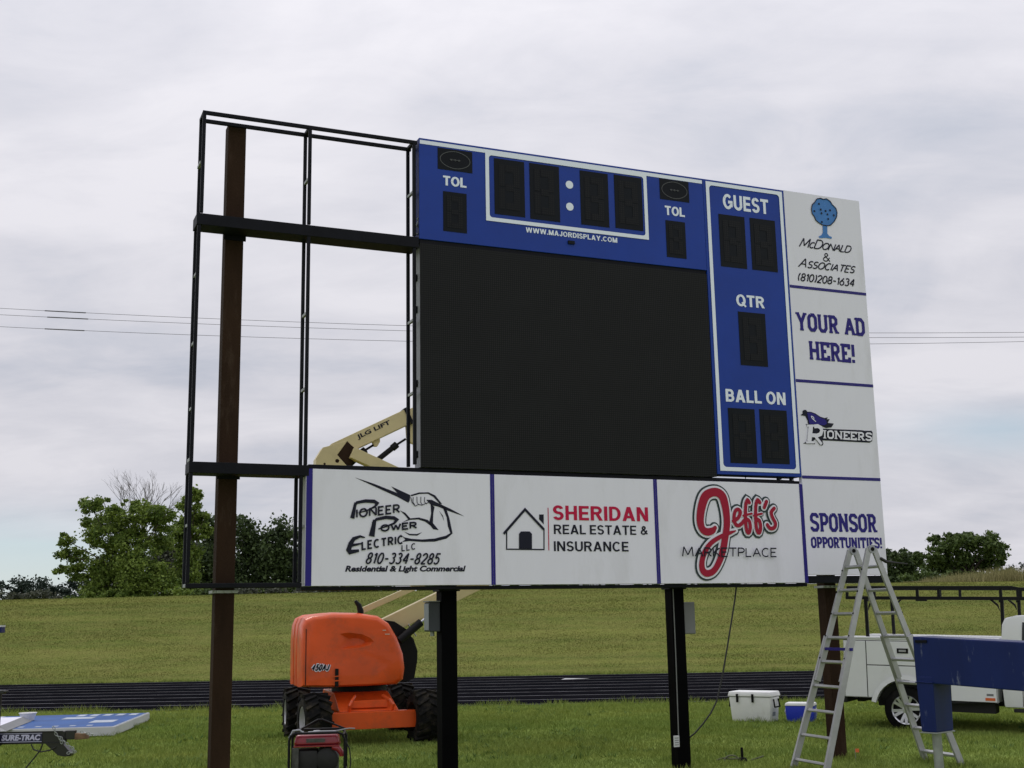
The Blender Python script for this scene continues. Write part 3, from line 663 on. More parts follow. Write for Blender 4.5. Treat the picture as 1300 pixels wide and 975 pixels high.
def build_track():
    mb = MB(); xs = list(range(-60, 61, 4))
    mb.v = [(x, track_near(x), 0.006) for x in xs] + [(x, track_far(x), 0.006) for x in xs]
    n = len(xs); mb.f = [(i, i + 1, n + i + 1, n + i) for i in range(n - 1)]
    t = structure(mb, 'running_track', M['track'])
    for k in range(10):
        f = 0.02 + 0.96 * k / 9
        l = MB(); yy = lambda x: track_near(x) * (1 - f) + track_far(x) * f
        l.v = [(x, yy(x) - 0.03, 0.011) for x in xs] + [(x, yy(x) + 0.03, 0.011) for x in xs]; l.f = [(i, i + 1, n + i + 1, n + i) for i in range(n - 1)]
        l.build('lane_line', M['lane'], t)
    for (x, f, s) in ((1.2, 0.80, 0.9), (8.4, 0.62, 0.8)):
        yy = track_near(x) * (1 - f) + track_far(x) * f
        MB().add([(x, yy - 0.3, 0.015), (x + 0.9 * s, yy + 0.02, 0.015), (x + 0.15 * s, yy + 0.35, 0.015)], [(0, 1, 2)]).build('exchange_mark', M['paint'], t)
build_track()

rng = np.random.default_rng(11)
def blades(name, m, x, y, z, h, w, lean=0.35):
    n = len(x)
    a = rng.uniform(0, 2 * np.pi, n); la = rng.uniform(0, 2 * np.pi, n); ll = rng.uniform(0.05, lean, n) * h * 1.6
    dx, dy = np.cos(a) * w / 2, np.sin(a) * w / 2
    v = np.zeros((n, 3, 3), np.float32)
    v[:, 0] = np.stack([x - dx, y - dy, z - 0.01], 1); v[:, 1] = np.stack([x + dx, y + dy, z - 0.01], 1)
    v[:, 2] = np.stack([x + np.cos(la) * ll, y + np.sin(la) * ll, z + h], 1)
    me = bpy.data.meshes.new(name)
    me.vertices.add(n * 3); me.vertices.foreach_set('co', v.ravel())
    me.loops.add(n * 3); me.loops.foreach_set('vertex_index', np.arange(n * 3, dtype=np.int32))
    me.polygons.add(n); me.polygons.foreach_set('loop_start', np.arange(0, n * 3, 3, dtype=np.int32))
    me.update(calc_edges=True)
    at = me.attributes.new('shade', 'FLOAT', 'FACE'); at.data.foreach_set('value', rng.beta(2.2, 2.2, n).astype(np.float32))
    me.materials.append(m)
    o = bpy.data.objects.new(name, me); COL.objects.link(o); o['kind'] = 'stuff'
    return o
def clumpy(x, y, s):
    """smooth random field in 0..1 for patchy growth"""
    v = np.zeros_like(x)
    for k in range(5):
        f = s * (1.9 ** k); ph = rng.uniform(0, 6.28, 4)
        th = rng.uniform(0, 6.28)
        v += np.sin((x * np.cos(th) + y * np.sin(th)) * f + ph[0]) * np.sin((-x * np.sin(th) + y * np.cos(th)) * f * 1.1 + ph[1]) / (1.35 ** k)
    return 1 / (1 + np.exp(-2.2 * v))
def grow_lawn():
    n = 520000
    y = 12.0 + 12.6 * rng.power(1.15, n) ** 1.0
    x = rng.uniform(-1, 1, n) * (y * 0.47 + 1.6)
    ok = y < track_near(x) - 0.02 + rng.normal(0, 0.05, n)
    x, y = x[ok], y[ok]
    c = clumpy(x, y, 1.3)
    h = rng.uniform(0.030, 0.062, len(x)) * (0.65 + 0.75 * c)
    tall = rng.random(len(x)) < 0.006
    h[tall] *= rng.uniform(1.4, 2.2, tall.sum())
    o = blades('lawn_grass', M['lawn_blade'], x, y, np.zeros(len(x)), h, rng.uniform(0.006, 0.012, len(x)) * (0.7 + y / 45), 0.8)
    tag(o, 'short mown green grass of the lawn in front of the running track', 'grass')
def grow_berm():
    n = 520000
    y = rng.uniform(36.9, 53, n); x = rng.uniform(-1, 1, n) * (y * 0.47 + 3)
    ok = y > track_far(x) + 0.05
    x, y = x[ok], y[ok]
    z = np.array([zberm(a, b) for a, b in zip(x, y)])
    c = clumpy(x * 0.6, y * 1.6, 0.8)
    h = rng.uniform(0.014, 0.034, len(x)) * (0.6 + 0.8 * c)
    o = blades('bank_grass', M['berm_blade'], x, y, z, h, rng.uniform(0.012, 0.026, len(x)), 1.2)
    tag(o, 'olive green mown grass covering the long bank behind the track', 'grass')
def grow_tufts():
    """longer uncut grass where the mower cannot reach: round posts, wheels, feet and along the track"""
    P = [(-2.94, 13.8, .3), (-0.62, 13.0, .3), (1.86, 13.75, .3), (3.9, 14.6, .3), (-2.75, 17.1, .4), (-1.36, 17.55, .4), (-3.4, 18.9, .4), (3.8, 19.7, .45), (4.5, 19.5, .35),
         (5.55, 17.7, .45), (3.0, 13.6, .2), (4.64, 14.28, .2), (4.85, 13.7, .2), (3.18, 13.1, .2), (-6.4, 19.4, .3), (-6.5, 20.8, .3), (-6.7, 22.2, .3), (-7.6, 19.2, .5), (-2.2, 13.7, .4), (3.85, 11.5, .3), (-0.60, 13.9, .3), (1.9, 14.8, .3)]
    X = []; Y = []; H = []
    for x, y, r in P:
        k = 420; a = rng.uniform(0, 6.28, k); d = r * rng.random(k) ** 0.6
        X.append(x + np.cos(a) * d); Y.append(y + np.sin(a) * d * 0.7); H.append(rng.uniform(0.05, 0.13, k) * (1.1 - d / r * 0.6))
    k = 26000; x = rng.uniform(-20, 22, k); e = rng.random(k) < 0.5
    X.append(x); Y.append(np.where(e, track_near(x) - np.abs(rng.normal(0, 0.09, k)) + 0.06, track_far(x) + np.abs(rng.normal(0, 0.12, k)) - 0.05)); H.append(rng.uniform(0.03, 0.13, k) * (0.5 + clumpy(x, x * 0.3, 2.0)))
    x, y, h = np.concatenate(X), np.concatenate(Y), np.concatenate(H)
    o = blades('uncut_grass', M['lawn_blade'], x, y, np.zeros(len(x)), h, rng.uniform(0.008, 0.016, len(x)), 0.7)
    tag(o, 'longer uncut grass round the posts and wheels and along the track edges', 'grass')
    k = 900; x = rng.uniform(-7, 8, k); y = rng.uniform(13, 24, k); c = clumpy(x, y, 0.7); ok = c > 0.6; x, y = x[ok], y[ok]
    X = []; Y = []
    for a, b in zip(x, y):
        q = rng.integers(6, 16); X.append(a + rng.normal(0, 0.05, q)); Y.append(b + rng.normal(0, 0.05, q))
    x, y = np.concatenate(X), np.concatenate(Y)
    M['weed'] = grass_mat('broad_weed_leaves', (0.10, 0.19, 0.06), (0.14, 0.23, 0.07), (0.20, 0.22, 0.10), blade=True)
    o = blades('lawn_weeds', M['weed'], x, y, np.zeros(len(x)), rng.uniform(0.03, 0.07, len(x)), rng.uniform(0.02, 0.045, len(x)), 1.4)
    tag(o, 'small broad leaved weeds scattered through the lawn', 'weeds')
grow_lawn(); grow_berm(); grow_tufts()
M['straw'] = grass_mat('dry_tall_grass', (0.36, 0.31, 0.17), (0.26, 0.26, 0.12), (0.32, 0.28, 0.18), blade=True)
def grow_tall():
    n = 34000
    x = rng.uniform(16.5, 32, n); y = rng.uniform(51, 57, n)
    c = clumpy(x, y, 0.9); env = np.clip((x - 16.5) / 4, 0.15, 1)
    ok = rng.random(n) < 0.25 + 0.75 * c
    x, y, c, env = x[ok], y[ok], c[ok], env[ok]
    z = np.array([zberm(a, b) for a, b in zip(x, y)])
    o = blades('tall_dry_grass', M['straw'], x, y, z, (0.34 + 0.30 * c) * env * rng.uniform(0.6, 1.25, len(x)), rng.uniform(0.02, 0.04, len(x)), 0.25)
    tag(o, 'pale straw coloured tall grass along the top of the bank at the right', 'grass')
grow_tall()

# ---------------------------------------------------------------- trees
def leaf_mat(name, c1, c2, trans=0.25):
    m = bpy.data.materials.new(name); m.use_nodes = True
    nt = m.node_tree; N = nt.nodes; L = nt.links; b = N['Principled BSDF']
    b.inputs['Roughness'].default_value = 0.6; b.inputs['Specular IOR Level'].default_value = 0.25
    at = N.new('ShaderNodeAttribute'); at.attribute_name = 'shade'
    mx = N.new('ShaderNodeMix'); mx.data_type = 'RGBA'; mx.inputs[6].default_value = (*c1, 1); mx.inputs[7].default_value = (*c2, 1)
    L.new(at.outputs['Fac'], mx.inputs[0]); L.new(mx.outputs[2], b.inputs['Base Color'])
    tr = N.new('ShaderNodeBsdfTranslucent'); L.new(mx.outputs[2], tr.inputs['Color'])
    ms = N.new('ShaderNodeMixShader'); ms.inputs[0].default_value = trans
    L.new(b.outputs[0], ms.inputs[1]); L.new(tr.outputs[0], ms.inputs[2]); L.new(ms.outputs[0], N['Material Output'].inputs['Surface'])
    return m
M['leaf_bright'] = leaf_mat('maple_leaves', (0.080, 0.135, 0.024), (0.24, 0.32, 0.062))
M['leaf_mid'] = leaf_mat('mid_green_leaves', (0.044, 0.075, 0.020), (0.120, 0.172, 0.042))
M['leaf_dark'] = leaf_mat('dark_green_leaves', (0.034, 0.056, 0.022), (0.095, 0.138, 0.046))
M['leaf_far'] = leaf_mat('distant_blue_green_leaves', (0.022, 0.038, 0.030), (0.042, 0.062, 0.045))
M['leaf_grey'] = leaf_mat('grey_green_leaves', (0.060, 0.072, 0.048), (0.13, 0.135, 0.10))
M['bark'] = mat('bark', (0.055, 0.043, 0.033), 0.9, var=0.4, vscale=6, bump=0.6, bscale=30)
M['twig'] = mat('dead_grey_wood', (0.11, 0.10, 0.09), 0.9, var=0.3)
def crown_mesh(name, lobes, n, size, m, parent, seed, per=38, spread=0.30, droop=0.0):
    r = np.random.default_rng(seed)
    vol = np.array([max(0.02, l[3] * l[4] * l[5]) ** (2 / 3) for l in lobes]); cnt = (n * vol / vol.sum()).astype(int)
    P = []; S = []
    for l, k in zip(lobes, cnt):
        nc = max(2, k // per)
        d = r.normal(size=(nc, 3)); d /= np.linalg.norm(d, axis=1)[:, None]
        rad = r.uniform(0.25, 1.0, nc) ** 0.45
        cc = np.array(l[:3]) + d * rad[:, None] * np.array(l[3:6])
        idx = r.integers(0, nc, k)
        sp = spread * min(l[3], l[5]) * r.uniform(0.5, 1.2, nc)[idx]
        P.append(cc[idx] + r.normal(size=(k, 3)) * sp[:, None] * np.array([1, 1, 0.7]))
        S.append(np.clip(r.uniform(0.1, 0.8, nc)[idx] + r.normal(0, 0.18, k), 0, 1))
    P = np.concatenate(P); S = np.concatenate(S); k = len(P)
    b = BASE[parent.name]; P = P - np.array(b)
    nrm = r.normal(size=(k, 3)) + np.array([0, 0, 0.7]); nrm /= np.linalg.norm(nrm, axis=1)[:, None]
    t = r.normal(size=(k, 3)); t -= nrm * (t * nrm).sum(1)[:, None]; t /= np.linalg.norm(t, axis=1)[:, None]
    bt = np.cross(nrm, t); s = (size * r.uniform(0.6, 1.3, k))[:, None]
    v = np.stack([P - t * s * 0.5, P + bt * s * 0.36, P + t * s * 0.5, P - bt * s * 0.36], 1).astype(np.float32)
    me = bpy.data.meshes.new(name)
    me.vertices.add(k * 4); me.vertices.foreach_set('co', v.ravel())
    me.loops.add(k * 4); me.loops.foreach_set('vertex_index', np.arange(k * 4, dtype=np.int32))
    me.polygons.add(k); me.polygons.foreach_set('loop_start', np.arange(0, k * 4, 4, dtype=np.int32))
    me.update(calc_edges=True)
    at = me.attributes.new('shade', 'FLOAT', 'FACE'); at.data.foreach_set('value', S.astype(np.float32))
    me.materials.append(m)
    o = bpy.data.objects.new(name, me); COL.objects.link(o); o.parent = parent
    return o
def tree(name, label, cat, base, lobes, n, size, m, r0, group=None, seed=1, limbs=True, **k):
    t = thing(name, label, cat, base, None, group)
    rr = random.Random(seed); mb = MB(); b = Vector(base)
    top = max(l[2] for l in lobes); cx = sum(l[0] for l in lobes) / len(lobes)
    fork = b + Vector(((cx - b.x) * 0.25, 0, (top - b.z) * 0.30))
    mb.tube([b - Vector((0, 0, 0.1)), b + Vector((0.02, 0, (fork.z - b.z) * 0.4)), fork], [r0 * 1.25, r0, r0 * 0.8], 8)
    if limbs:
        for l in lobes:
            c = Vector(l[:3]); mid = fork.lerp(c, 0.5) + Vector((rr.uniform(-0.2, 0.2), rr.uniform(-0.2, 0.2), rr.uniform(0, 0.3)))
            mb.tube([fork - Vector((0, 0, r0)), mid, c, c + (c - mid) * 0.1], [r0 * 0.36, r0 * 0.2, r0 * 0.09, r0 * 0.03], 5)
    mb.build('trunk', M['bark'], t, smooth=50)
    crown_mesh('crown', lobes, n, size, m, t, seed + 100, **k)
    return t
def dome(cx, y, zb, w, h, seed, n=9, dy=None, narrow=False):
    """lobes for an ordinary rounded crown"""
    r = random.Random(seed); dy = dy or w * 0.4; out = []
    for k in range(n):
        f = k / (n - 1); z = zb + h * (0.22 + 0.70 * f)
        ww = w / 2 * (math.sin(math.pi * (0.22 + 0.70 * f)) ** 0.7 if not narrow else (1.05 - 0.85 * f))
        a = r.uniform(-1, 1)
        out.append((cx + a * ww * 0.62, y + r.uniform(-1, 1) * dy * 0.6, z, w * r.uniform(0.20, 0.30) * (1.1 - 0.4 * f), dy * 0.5, h * r.uniform(0.13, 0.2)))
    out.append((cx, y, zb + h * 0.4, w * 0.3, dy * 0.5, h * 0.3)); out.append((cx, y, zb + h * 0.16, w * 0.38, dy * 0.5, h * 0.15))
    return out
T1 = [(-29.92,7.35,.58,.49),(-30.19,6.46,.39,.39),(-30.33,5.51,.49,.34),(-29.41,6.13,.84,.62),(-28.85,5.23,.97,.58),(-28.18,9.88,.45,.32),(-27.77,9.36,.77,.58),(-28.36,8.28,.58,.49),(-27.47,8.52,.9,.71),(-27.54,10.0,.32,.23),(-25.98,9.75,.71,.34),(-26.2,8.88,.77,.52),(-25.52,8.1,1.16,.77),(-24.39,8.85,1.16,.65),(-23.5,9.15,.45,.28),(-23.34,8.31,.77,.71),(-22.84,8.69,.52,.52),(-26.9,7.23,1.29,.77),(-25.22,6.94,1.29,.77),(-23.81,7.04,.9,.65),(-26.31,5.57,1.81,1.03),(-24.39,5.53,1.55,1.03),(-26.76,4.31,2.06,.84),(-24.21,4.27,1.55,.84),(-22.93,4.12,.77,.65)]
T1 += [(-27.6, 3.3, 1.6, .6), (-25.4, 3.3, 1.8, .6), (-23.4, 3.3, 1.3, .6)]
T2 = [(-22.14,10.49,.57,.49),(-22.52,9.82,.61,.54),(-23.27,9.84,.47,.34),(-22.22,9.01,.81,.54),(-21.55,9.13,.43,.24),(-22.89,8.75,.68,.54),(-22.05,7.93,.95,.54),(-23.27,8.08,.68,.68),(-23.67,7.82,.68,.68)]
TR = [(29.91,6.55,.54,.39),(30.54,6.7,.46,.31),(31.62,6.83,.54,.27),(32.3,6.74,.69,.35),(33.12,6.5,.62,.39),(33.76,5.95,.46,.46),(31.11,6.23,.93,.54),(32.46,5.98,1.0,.54),(30.01,5.94,.69,.54),(33.33,5.43,.77,.46),(34.13,5.04,.35,.39),(28.9,5.43,.69,.5),(28.27,5.22,.46,.46),(29.63,5.04,.85,.54),(30.71,5.17,.93,.62),(32.06,4.92,1.08,.54),(33.26,4.75,.85,.46),(29.05,4.53,.93,.39),(30.34,4.43,.93,.31)]
TR += [(29.0, 3.7, 1.0, .6), (30.6, 3.6, 1.1, .7), (32.2, 3.7, 1.1, .7), (33.6, 3.7, .9, .6), (34.6, 3.6, .6, .5)]
TR2 = [(29.34,6.18,.43,.43),(29.66,5.92,.52,.43),(29.2,5.51,.52,.6),(29.97,5.58,.52,.43),(30.59,5.82,.43,.34),(31.1,5.81,.34,.3),(30.72,5.31,.69,.52),(29.66,4.91,.95,.6),(30.84,4.72,.95,.52)]
_lr = random.Random(5)
TR2 += [(28.6, 3.7, 1.0, .7), (30.0, 3.6, 1.1, .8), (31.5, 3.6, 1.2, .8), (32.6, 3.3, .9, .6)]
def deep(L, y, d=1.3): return [(a, y + _lr.uniform(-d, d), z, rx, max(rx, 0.5) * 0.9, rz) for a, z, rx, rz in L]
tree('maple_tree', 'bright green bushy tree with sky gaps, left of the open sign frame', 'tree', (-25.6, 80, 2.9), deep(T1, 80), 46000, 0.20, M['leaf_bright'], 0.2, seed=3, spread=0.31, per=70)
tree('maple_tree', 'slender light green tree top seen through the left end of the sign frame', 'tree', (-22.6, 84, 2.9), deep(T2, 84, 0.8) + [(-22.7, 84, 6.3, 0.9, 0.8, 0.9), (-22.9, 84, 4.8, 1.0, 0.9, 1.0)], 14000, 0.22, M['leaf_bright'], 0.12, seed=9, spread=0.27, per=70)
tree('field_tree', 'broad round dark green tree on the bank beyond the pickup', 'tree', (31.3, 85, 2.7), deep(TR, 85), 24000, 0.22, M['leaf_mid'], 0.2, seed=21, spread=0.34)
tree('field_tree', 'dark trees with an uneven top between the sign and the broad round tree', 'tree', (30.1, 95, 2.6), deep(TR2, 95), 12000, 0.25, M['leaf_dark'], 0.2, seed=22, spread=0.36)
def dead_tree():
    t = thing('dead_tree', 'bare grey leafless tree rising behind the bright green bushy tree', 'tree', (-27.2, 88, 2.9))
    rr = random.Random(4); mb = MB()
    def grow(p, d, l, r, lev):
        q = p + d * l; mid = p.lerp(q, 0.5) + Vector((rr.uniform(-1, 1), rr.uniform(-1, 1), 0)) * l * 0.07
        mb.tube([p, mid, q], [r, r * 0.85, r * 0.65], 5 if lev < 2 else 4, cap=False)
        if lev >= 6: return
        for k in range(rr.choice((2, 2, 3)) if lev else 5):
            sp = 0.62 if lev else 0.75
            nd = (d + Vector((rr.uniform(-1, 1) * sp, rr.uniform(-1, 1) * sp * 0.7, rr.uniform(-0.1, 0.45)))).normalized()
            grow(q.lerp(p, rr.uniform(0, 0.3) if lev else 0.0), nd, l * rr.uniform(0.62, 0.85) if lev else rr.uniform(1.75, 2.5), r * 0.60, lev + 1)
    grow(Vector((-27.2, 88, 2.8)), Vector((-0.02, 0, 1)), 3.95, 0.125, 0)
    mb.build('trunk', M['twig'], t)
dead_tree()
BG = [(-27.1, 95, 4.6, 5.3, 'leaf_grey', 'greyish brush behind the bright green bushy tree'), (-23.6, 92, 4.2, 6.3, 'leaf_dark', 'dark tree seen between the frame edge and the brown post'),
      (-20.9, 93, 4.6, 6.6, 'leaf_dark', 'dark tree just right of the left brown post'), (-18.2, 92, 4.2, 6.4, 'leaf_dark', 'dark tree left of the middle upright of the open frame'),
      (-15.6, 94, 4.6, 6.2, 'leaf_dark', 'dark tree behind the left edge of the bolt sign'), (-12.0, 95, 5.0, 5.8, 'leaf_dark', 'dark tree mostly hidden behind the bolt sign')]
for k, (x, y, w, h, m, lab) in enumerate(BG):
    tree('woodland_tree', lab, 'tree', (x, y, 2.8), dome(x, y, 2.8, w, h, 40 + k, 11), 9000, 0.27, M[m], 0.16, 'dark trees on the far side of the bank', seed=60 + k, spread=0.42)
for k in range(9):     # the row far off at the left, then two at the right edge
    x = -63.5 + k * 2.9 if k < 7 else 60.5 + (k - 7) * 3.0
    h = (4.6, 5.2, 5.0, 5.4, 5.3, 4.7, 4.4, 4.2, 5.0)[k]
    tree('distant_tree', ('blue green tree in the far row left of the bright bushy tree', 'small far tree at the right edge beyond the tall grass')[k >= 7], 'tree', (x, 150, 2.2), dome(x, 150, 2.2, 5.4, h, 80 + k, 9), 3000, 0.36, M['leaf_far'], 0.15,
         ('distant trees in a row at the left', 'distant trees at the right edge')[k >= 7], seed=90 + k, limbs=False, spread=0.45)
BUSH = [(-24.6, 0.8, 'leaf_grey'), (-23.2, 0.7, 'leaf_grey'), (-15.9, 0.75, 'leaf_bright'), (-14.3, 0.6, 'leaf_mid'), (-12.6, 0.7, 'leaf_grey'), (-11.0, 0.85, 'leaf_mid'), (-9.2, 0.6, 'leaf_grey'), (-7.4, 0.65, 'leaf_mid'), (-5.4, 0.6, 'leaf_mid'), (-3.6, 0.7, 'leaf_mid'), (-1.9, 0.55, 'leaf_mid'), (-0.4, 0.5, 'leaf_mid'),
        (1.4, 0.5, 'leaf_mid'), (3.2, 0.5, 'leaf_dark'), (5.0, 0.5, 'leaf_mid'), (7.0, 0.45, 'leaf_dark'), (9.2, 0.45, 'leaf_mid'), (11.2, 0.45, 'leaf_mid'), (18.6, 0.8, 'leaf_mid'), (19.8, 0.9, 'leaf_mid'), (21.0, 0.7, 'leaf_mid')]
for k, (x, h, m) in enumerate(BUSH):
    y = 57.0 + (k % 3) * 0.9; z = zberm(x, y)
    w = 1.9 + 0.5 * ((k * 7) % 3)
    L = [(x + dx * w, y + dyy, z + h * fz, w * 0.28, 0.5, h * 0.33) for dx, dyy, fz in ((-0.3, 0, 0.35), (0, 0.3, 0.55), (0.28, -0.1, 0.4), (-0.1, -0.3, 0.3), (0.45, 0.2, 0.3))]
    where = 'left of the sign frame' if x < -20 else ('under the open left part of the sign' if x < -12 else ('under the sign panels' if x < 14 else 'right of the sign'))
    kind = {'leaf_grey': 'pale grey green', 'leaf_mid': 'mid green', 'leaf_dark': 'dark green', 'leaf_bright': 'yellow green'}[m]
    tree('bush', '%s low bush on the bank %s' % (kind, where), 'bush', (x, y, z), L, 700, 0.17, M[m], 0.03, 'low bushes along the top of the bank: %s, %s' % (kind, where), seed=200 + k, limbs=False, spread=0.5)

# ---------------------------------------------------------------- overhead wires
M['wire'] = mat('overhead_wire', (0.10, 0.10, 0.11), 0.6)
WIRES = [([(-25.45, 17.28), (-15.22, 16.64), (-5.22, 16.03), (17.9, 15.17), (25.39, 15.15)], 'topmost of the three thin overhead wires crossing the sky', (-23.2, -21.15)),
         ([(-25.43, 16.96), (-15.21, 16.32), (-5.23, 15.79), (17.88, 14.93), (25.37, 14.91)], 'middle one of the three thin overhead wires crossing the sky', (-23.06, -21.02)),
         ([(-25.39, 16.35), (-15.19, 15.74), (-5.23, 15.25), (17.86, 14.63), (25.34, 14.67)], 'lowest of the three thin overhead wires crossing the sky', (-23.15, -21.18))]
for pts, lab, sl in WIRES:
    px, pz = np.array([p[0] for p in pts]), np.array([p[1] for p in pts])
    cf = np.polyfit(px, pz, 2)
    t = thing('overhead_wire', lab, 'wire', (-45, 58, float(np.polyval(cf, -45))), None, 'overhead wires')
    MB().tube([(x, 58, float(np.polyval(cf, x))) for x in np.linspace(-45, 48, 60)], 0.011, 5).build('conductor', M['wire'], t)
    MB().tube([(x, 58, float(np.polyval(cf, x))) for x in np.linspace(sl[0], sl[1], 4)], 0.028, 6).build('splice_sleeve', M['wire'], t)

# ---------------------------------------------------------------- the scoreboard
TH = 0.405331
FRAMES['board'] = (Vector((3.78, 14.32, 0)), TH)
UL, UM, US = -7.47, -6.335, -5.165          # left end, middle upright, edge of the screen
D = DATA
# four posts in the ground, each front face 0.27 behind the sign faces
def post(u1, w, top, m, label, extra=None):
    p = thing('steel_post', label, 'post', (u1 - w / 2, 0.27 + w / 2, 0), 'board', 'posts carrying the sign')
    mb = MB()
    mb.box(u1 - w, u1, 0.27, 0.27 + w, -0.3, top)
    mb.build('shaft', m, p, bevel=0.012)
    c = MB(); c.box(u1 - w - 0.03, u1 + 0.03, 0.262, 0.285 + w, 1.985, 2.012)
    for du in (0.02, w / 2, w - 0.02): c.tube([(u1 - w + du, 0.248, 1.998), (u1 - w + du, 0.262, 1.998)], 0.012, 6)
    c.build('clamp_plate', M['galv'] if m is M['rust'] else M['steel'], p)
    for z in (5.6, 3.15) if m is M['rust'] and u1 < -6 else ():
        k = MB(); k.box(u1 - w - 0.02, u1 + 0.02, 0.252, 0.27, z - 0.06, z + 0.06); k.build('clamp_plate', M['steel'], p)
    return p
post(-6.965, 0.185, 6.81, M['rust'], 'rusty brown steel post rising through the open left part of the sign')
post(-4.665, 0.172, 6.6, M['post_black'], 'black steel post with a grey blue box on its left side')
post(-1.93, 0.16, 6.6, M['post_black'], 'black steel post with a thin conduit and a pale tag on its front')
post(0.185, 0.16, 6.6, M['rust'], 'dark brown steel post standing behind the ladder')

fr = thing('steel_framework', 'black square tube steel frame, open at the left and carrying the sign panels', 'frame', (-3.4, 0.1, 1.99), 'board')
def fbar(name, boxes, m='steel', bevel=0.004):
    mb = MB()
    for b in boxes: mb.box(*b)
    return mb.build(name, M[m], fr, bevel=bevel)
T = 0.034
for (u, z0, z1) in ((UL + 0.035, 5.715, 6.79), (UL, 3.223, 5.583), (UL, 2.075, 3.109), (UM - 0.015, 5.715, 6.79), (UM - 0.015, 3.223, 5.583), (UM - 0.055, 2.075, 3.109), (US - 0.045, 5.715, 6.775), (US - 0.045, 3.265, 5.583)):
    for y in (0.0, 0.21):
        fbar('upright', [(u - T / 2 if u != UL else u, u + T / 2 if u != UL else u + T, y, y + T, z0, z1)])
for (u, zs) in ((UL + 0.02, (6.25, 5.10, 4.40, 3.75, 2.62)), (UM - 0.015, (6.22, 4.78, 4.00, 2.62)), (US - 0.045, (6.22, 4.80, 4.02))):
    for z in zs: fbar('spacer', [(u - 0.013, u + 0.013, 0.036, 0.208, z - 0.013, z + 0.013)], 'galv', 0)
for y in (0.0, 0.21):
    fbar('top_rail', [(UL + 0.017, US - 0.01, y + 0.002, y + T - 0.002, 6.755, 6.794)])
for u in (UL + 0.035, UM - 0.015, US - 0.045): fbar('top_tie', [(u - 0.018, u + 0.018, 0.036, 0.208, 6.757, 6.792)])
fbar('cross_beam', [(UL - 0.01, US + 0.0, -0.004, 0.25, 5.586, 5.703)])
fbar('cross_beam', [(UL - 0.005, UM + 0.02, -0.004, 0.25, 3.112, 3.220)])
fbar('cross_beam', [(UM + 0.022, -0.50, 0.03, 0.25, 3.192, 3.234)])
fbar('bottom_rail', [(UL, UM - 0.035, 0.0, T, 2.030, 2.072)]); fbar('bottom_rail', [(UL, UM - 0.035, 0.21, 0.25, 2.030, 2.072)])
fbar('bottom_rail', [(UM - 0.033, -0.41, 0.03, 0.25, 1.998, 2.032)])
fbar('bottom_rail', [(-0.405, 0.735, 0.02, 0.25, 2.036, 2.118)])
fbar('bottom_tie', [(UL + 0.002, UL + 0.038, 0.043, 0.207, 2.034, 2.068)], 'galv')
fbar('bottom_tie', [(UL + 0.002, UL + 0.038, 0.043, 0.198, 3.228, 3.262)], 'galv')
for z in (3.2, 6.3): fbar('rear_rail', [(-5.1, 0.72, 0.215, 0.262, z, z + 0.05)])
fbar('strut', [(-0.725, -0.675, 0.03, 0.07, 3.238, 3.27)]); fbar('strut', [(-0.545, -0.505, 0.03, 0.07, 3.238, 3.27)]); fbar('strut', [(-1.168, -1.158, 0.05, 0.06, 3.238, 3.27)])

def decal(mb, name, m, parent, **k): return mb.build(name, M[m], parent, **k)
Y1, Y2, Y3, Y4 = -0.003, -0.0065, -0.010, -0.0135

# --- header board with the clock
hd = thing('score_header', 'blue board across the top with clock digits and two football symbols', 'scoreboard', (-3.37, 0.1, 5.69), 'board', None)
mb = MB(); mb.box(-5.157, -1.580, 0.0, 0.198, 5.690, 6.832); decal(mb, 'cabinet', 'blue', hd, bevel=0.004)
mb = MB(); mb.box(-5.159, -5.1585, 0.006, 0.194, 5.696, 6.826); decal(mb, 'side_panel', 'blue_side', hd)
decal(MB().rect(-5.150, -1.59, 6.765, 6.808, Y1), 'border_stripe', 'white_letter', hd)
def digit(box, parent, y=Y1):
    u0, u1, z0, z1 = box
    w = MB(); w.rect(u0, u1, z0, z1, y); p = decal(w, 'digit_window', 'digit', parent)
    s = MB(); h = z1 - z0; b = u1 - u0; t = b * 0.22; mx = b * 0.15; mz = h * 0.10; zc = (z0 + z1) / 2; g = 0.008
    s.rect(u0 + mx + t, u1 - mx - t, z1 - mz - t, z1 - mz, y - 0.003); s.rect(u0 + mx + t, u1 - mx - t, z0 + mz, z0 + mz + t, y - 0.003)
    s.rect(u0 + mx + t, u1 - mx - t, zc - t / 2, zc + t / 2, y - 0.003)
    for a in (u0 + mx, u1 - mx - t):
        s.rect(a, a + t - g, zc + g, z1 - mz, y - 0.003); s.rect(a, a + t - g, z0 + mz, zc - g, y - 0.003)
    decal(s, 'segments', 'segment', p); return p
def football(box, parent):
    u0, u1, z0, z1 = box; w = MB(); w.rect(u0, u1, z0, z1, Y1); p = decal(w, 'symbol_window', 'digit', parent)
    cu, cz = (u0 + u1) / 2, (z0 + z1) / 2; a, b = (u1 - u0) * 0.43, (z1 - z0) * 0.40
    s = MB(); pts = [(cu + a * math.copysign(abs(math.cos(t)) ** 1.15, math.cos(t)), cz + b * math.sin(t)) for t in [2 * math.pi * k / 36 for k in range(36)]]
    s.ribbon(pts, 0.008, Y2, closed=True)
    for k in range(3): s.disc(cu + (k - 1) * a * 0.26, cz, 0.012, Y2, 8)
    s.rect(cu - a * 0.36, cu + a * 0.36, cz - 0.003, cz + 0.003, Y3)
    decal(s, 'football_outline', 'outline', p)
football(D['FB1'], hd); football(D['FB2'], hd)
cb = D['CB']; decal(rring(cb[0], cb[1], cb[2], 6.787, 0.043, 0.035, Y2), 'clock_border', 'white_letter', hd)
for k in ('CD1', 'CD2', 'CD3', 'CD4'): digit(D[k], hd)
for k in ('TD1', 'TD2'): digit(D[k], hd)
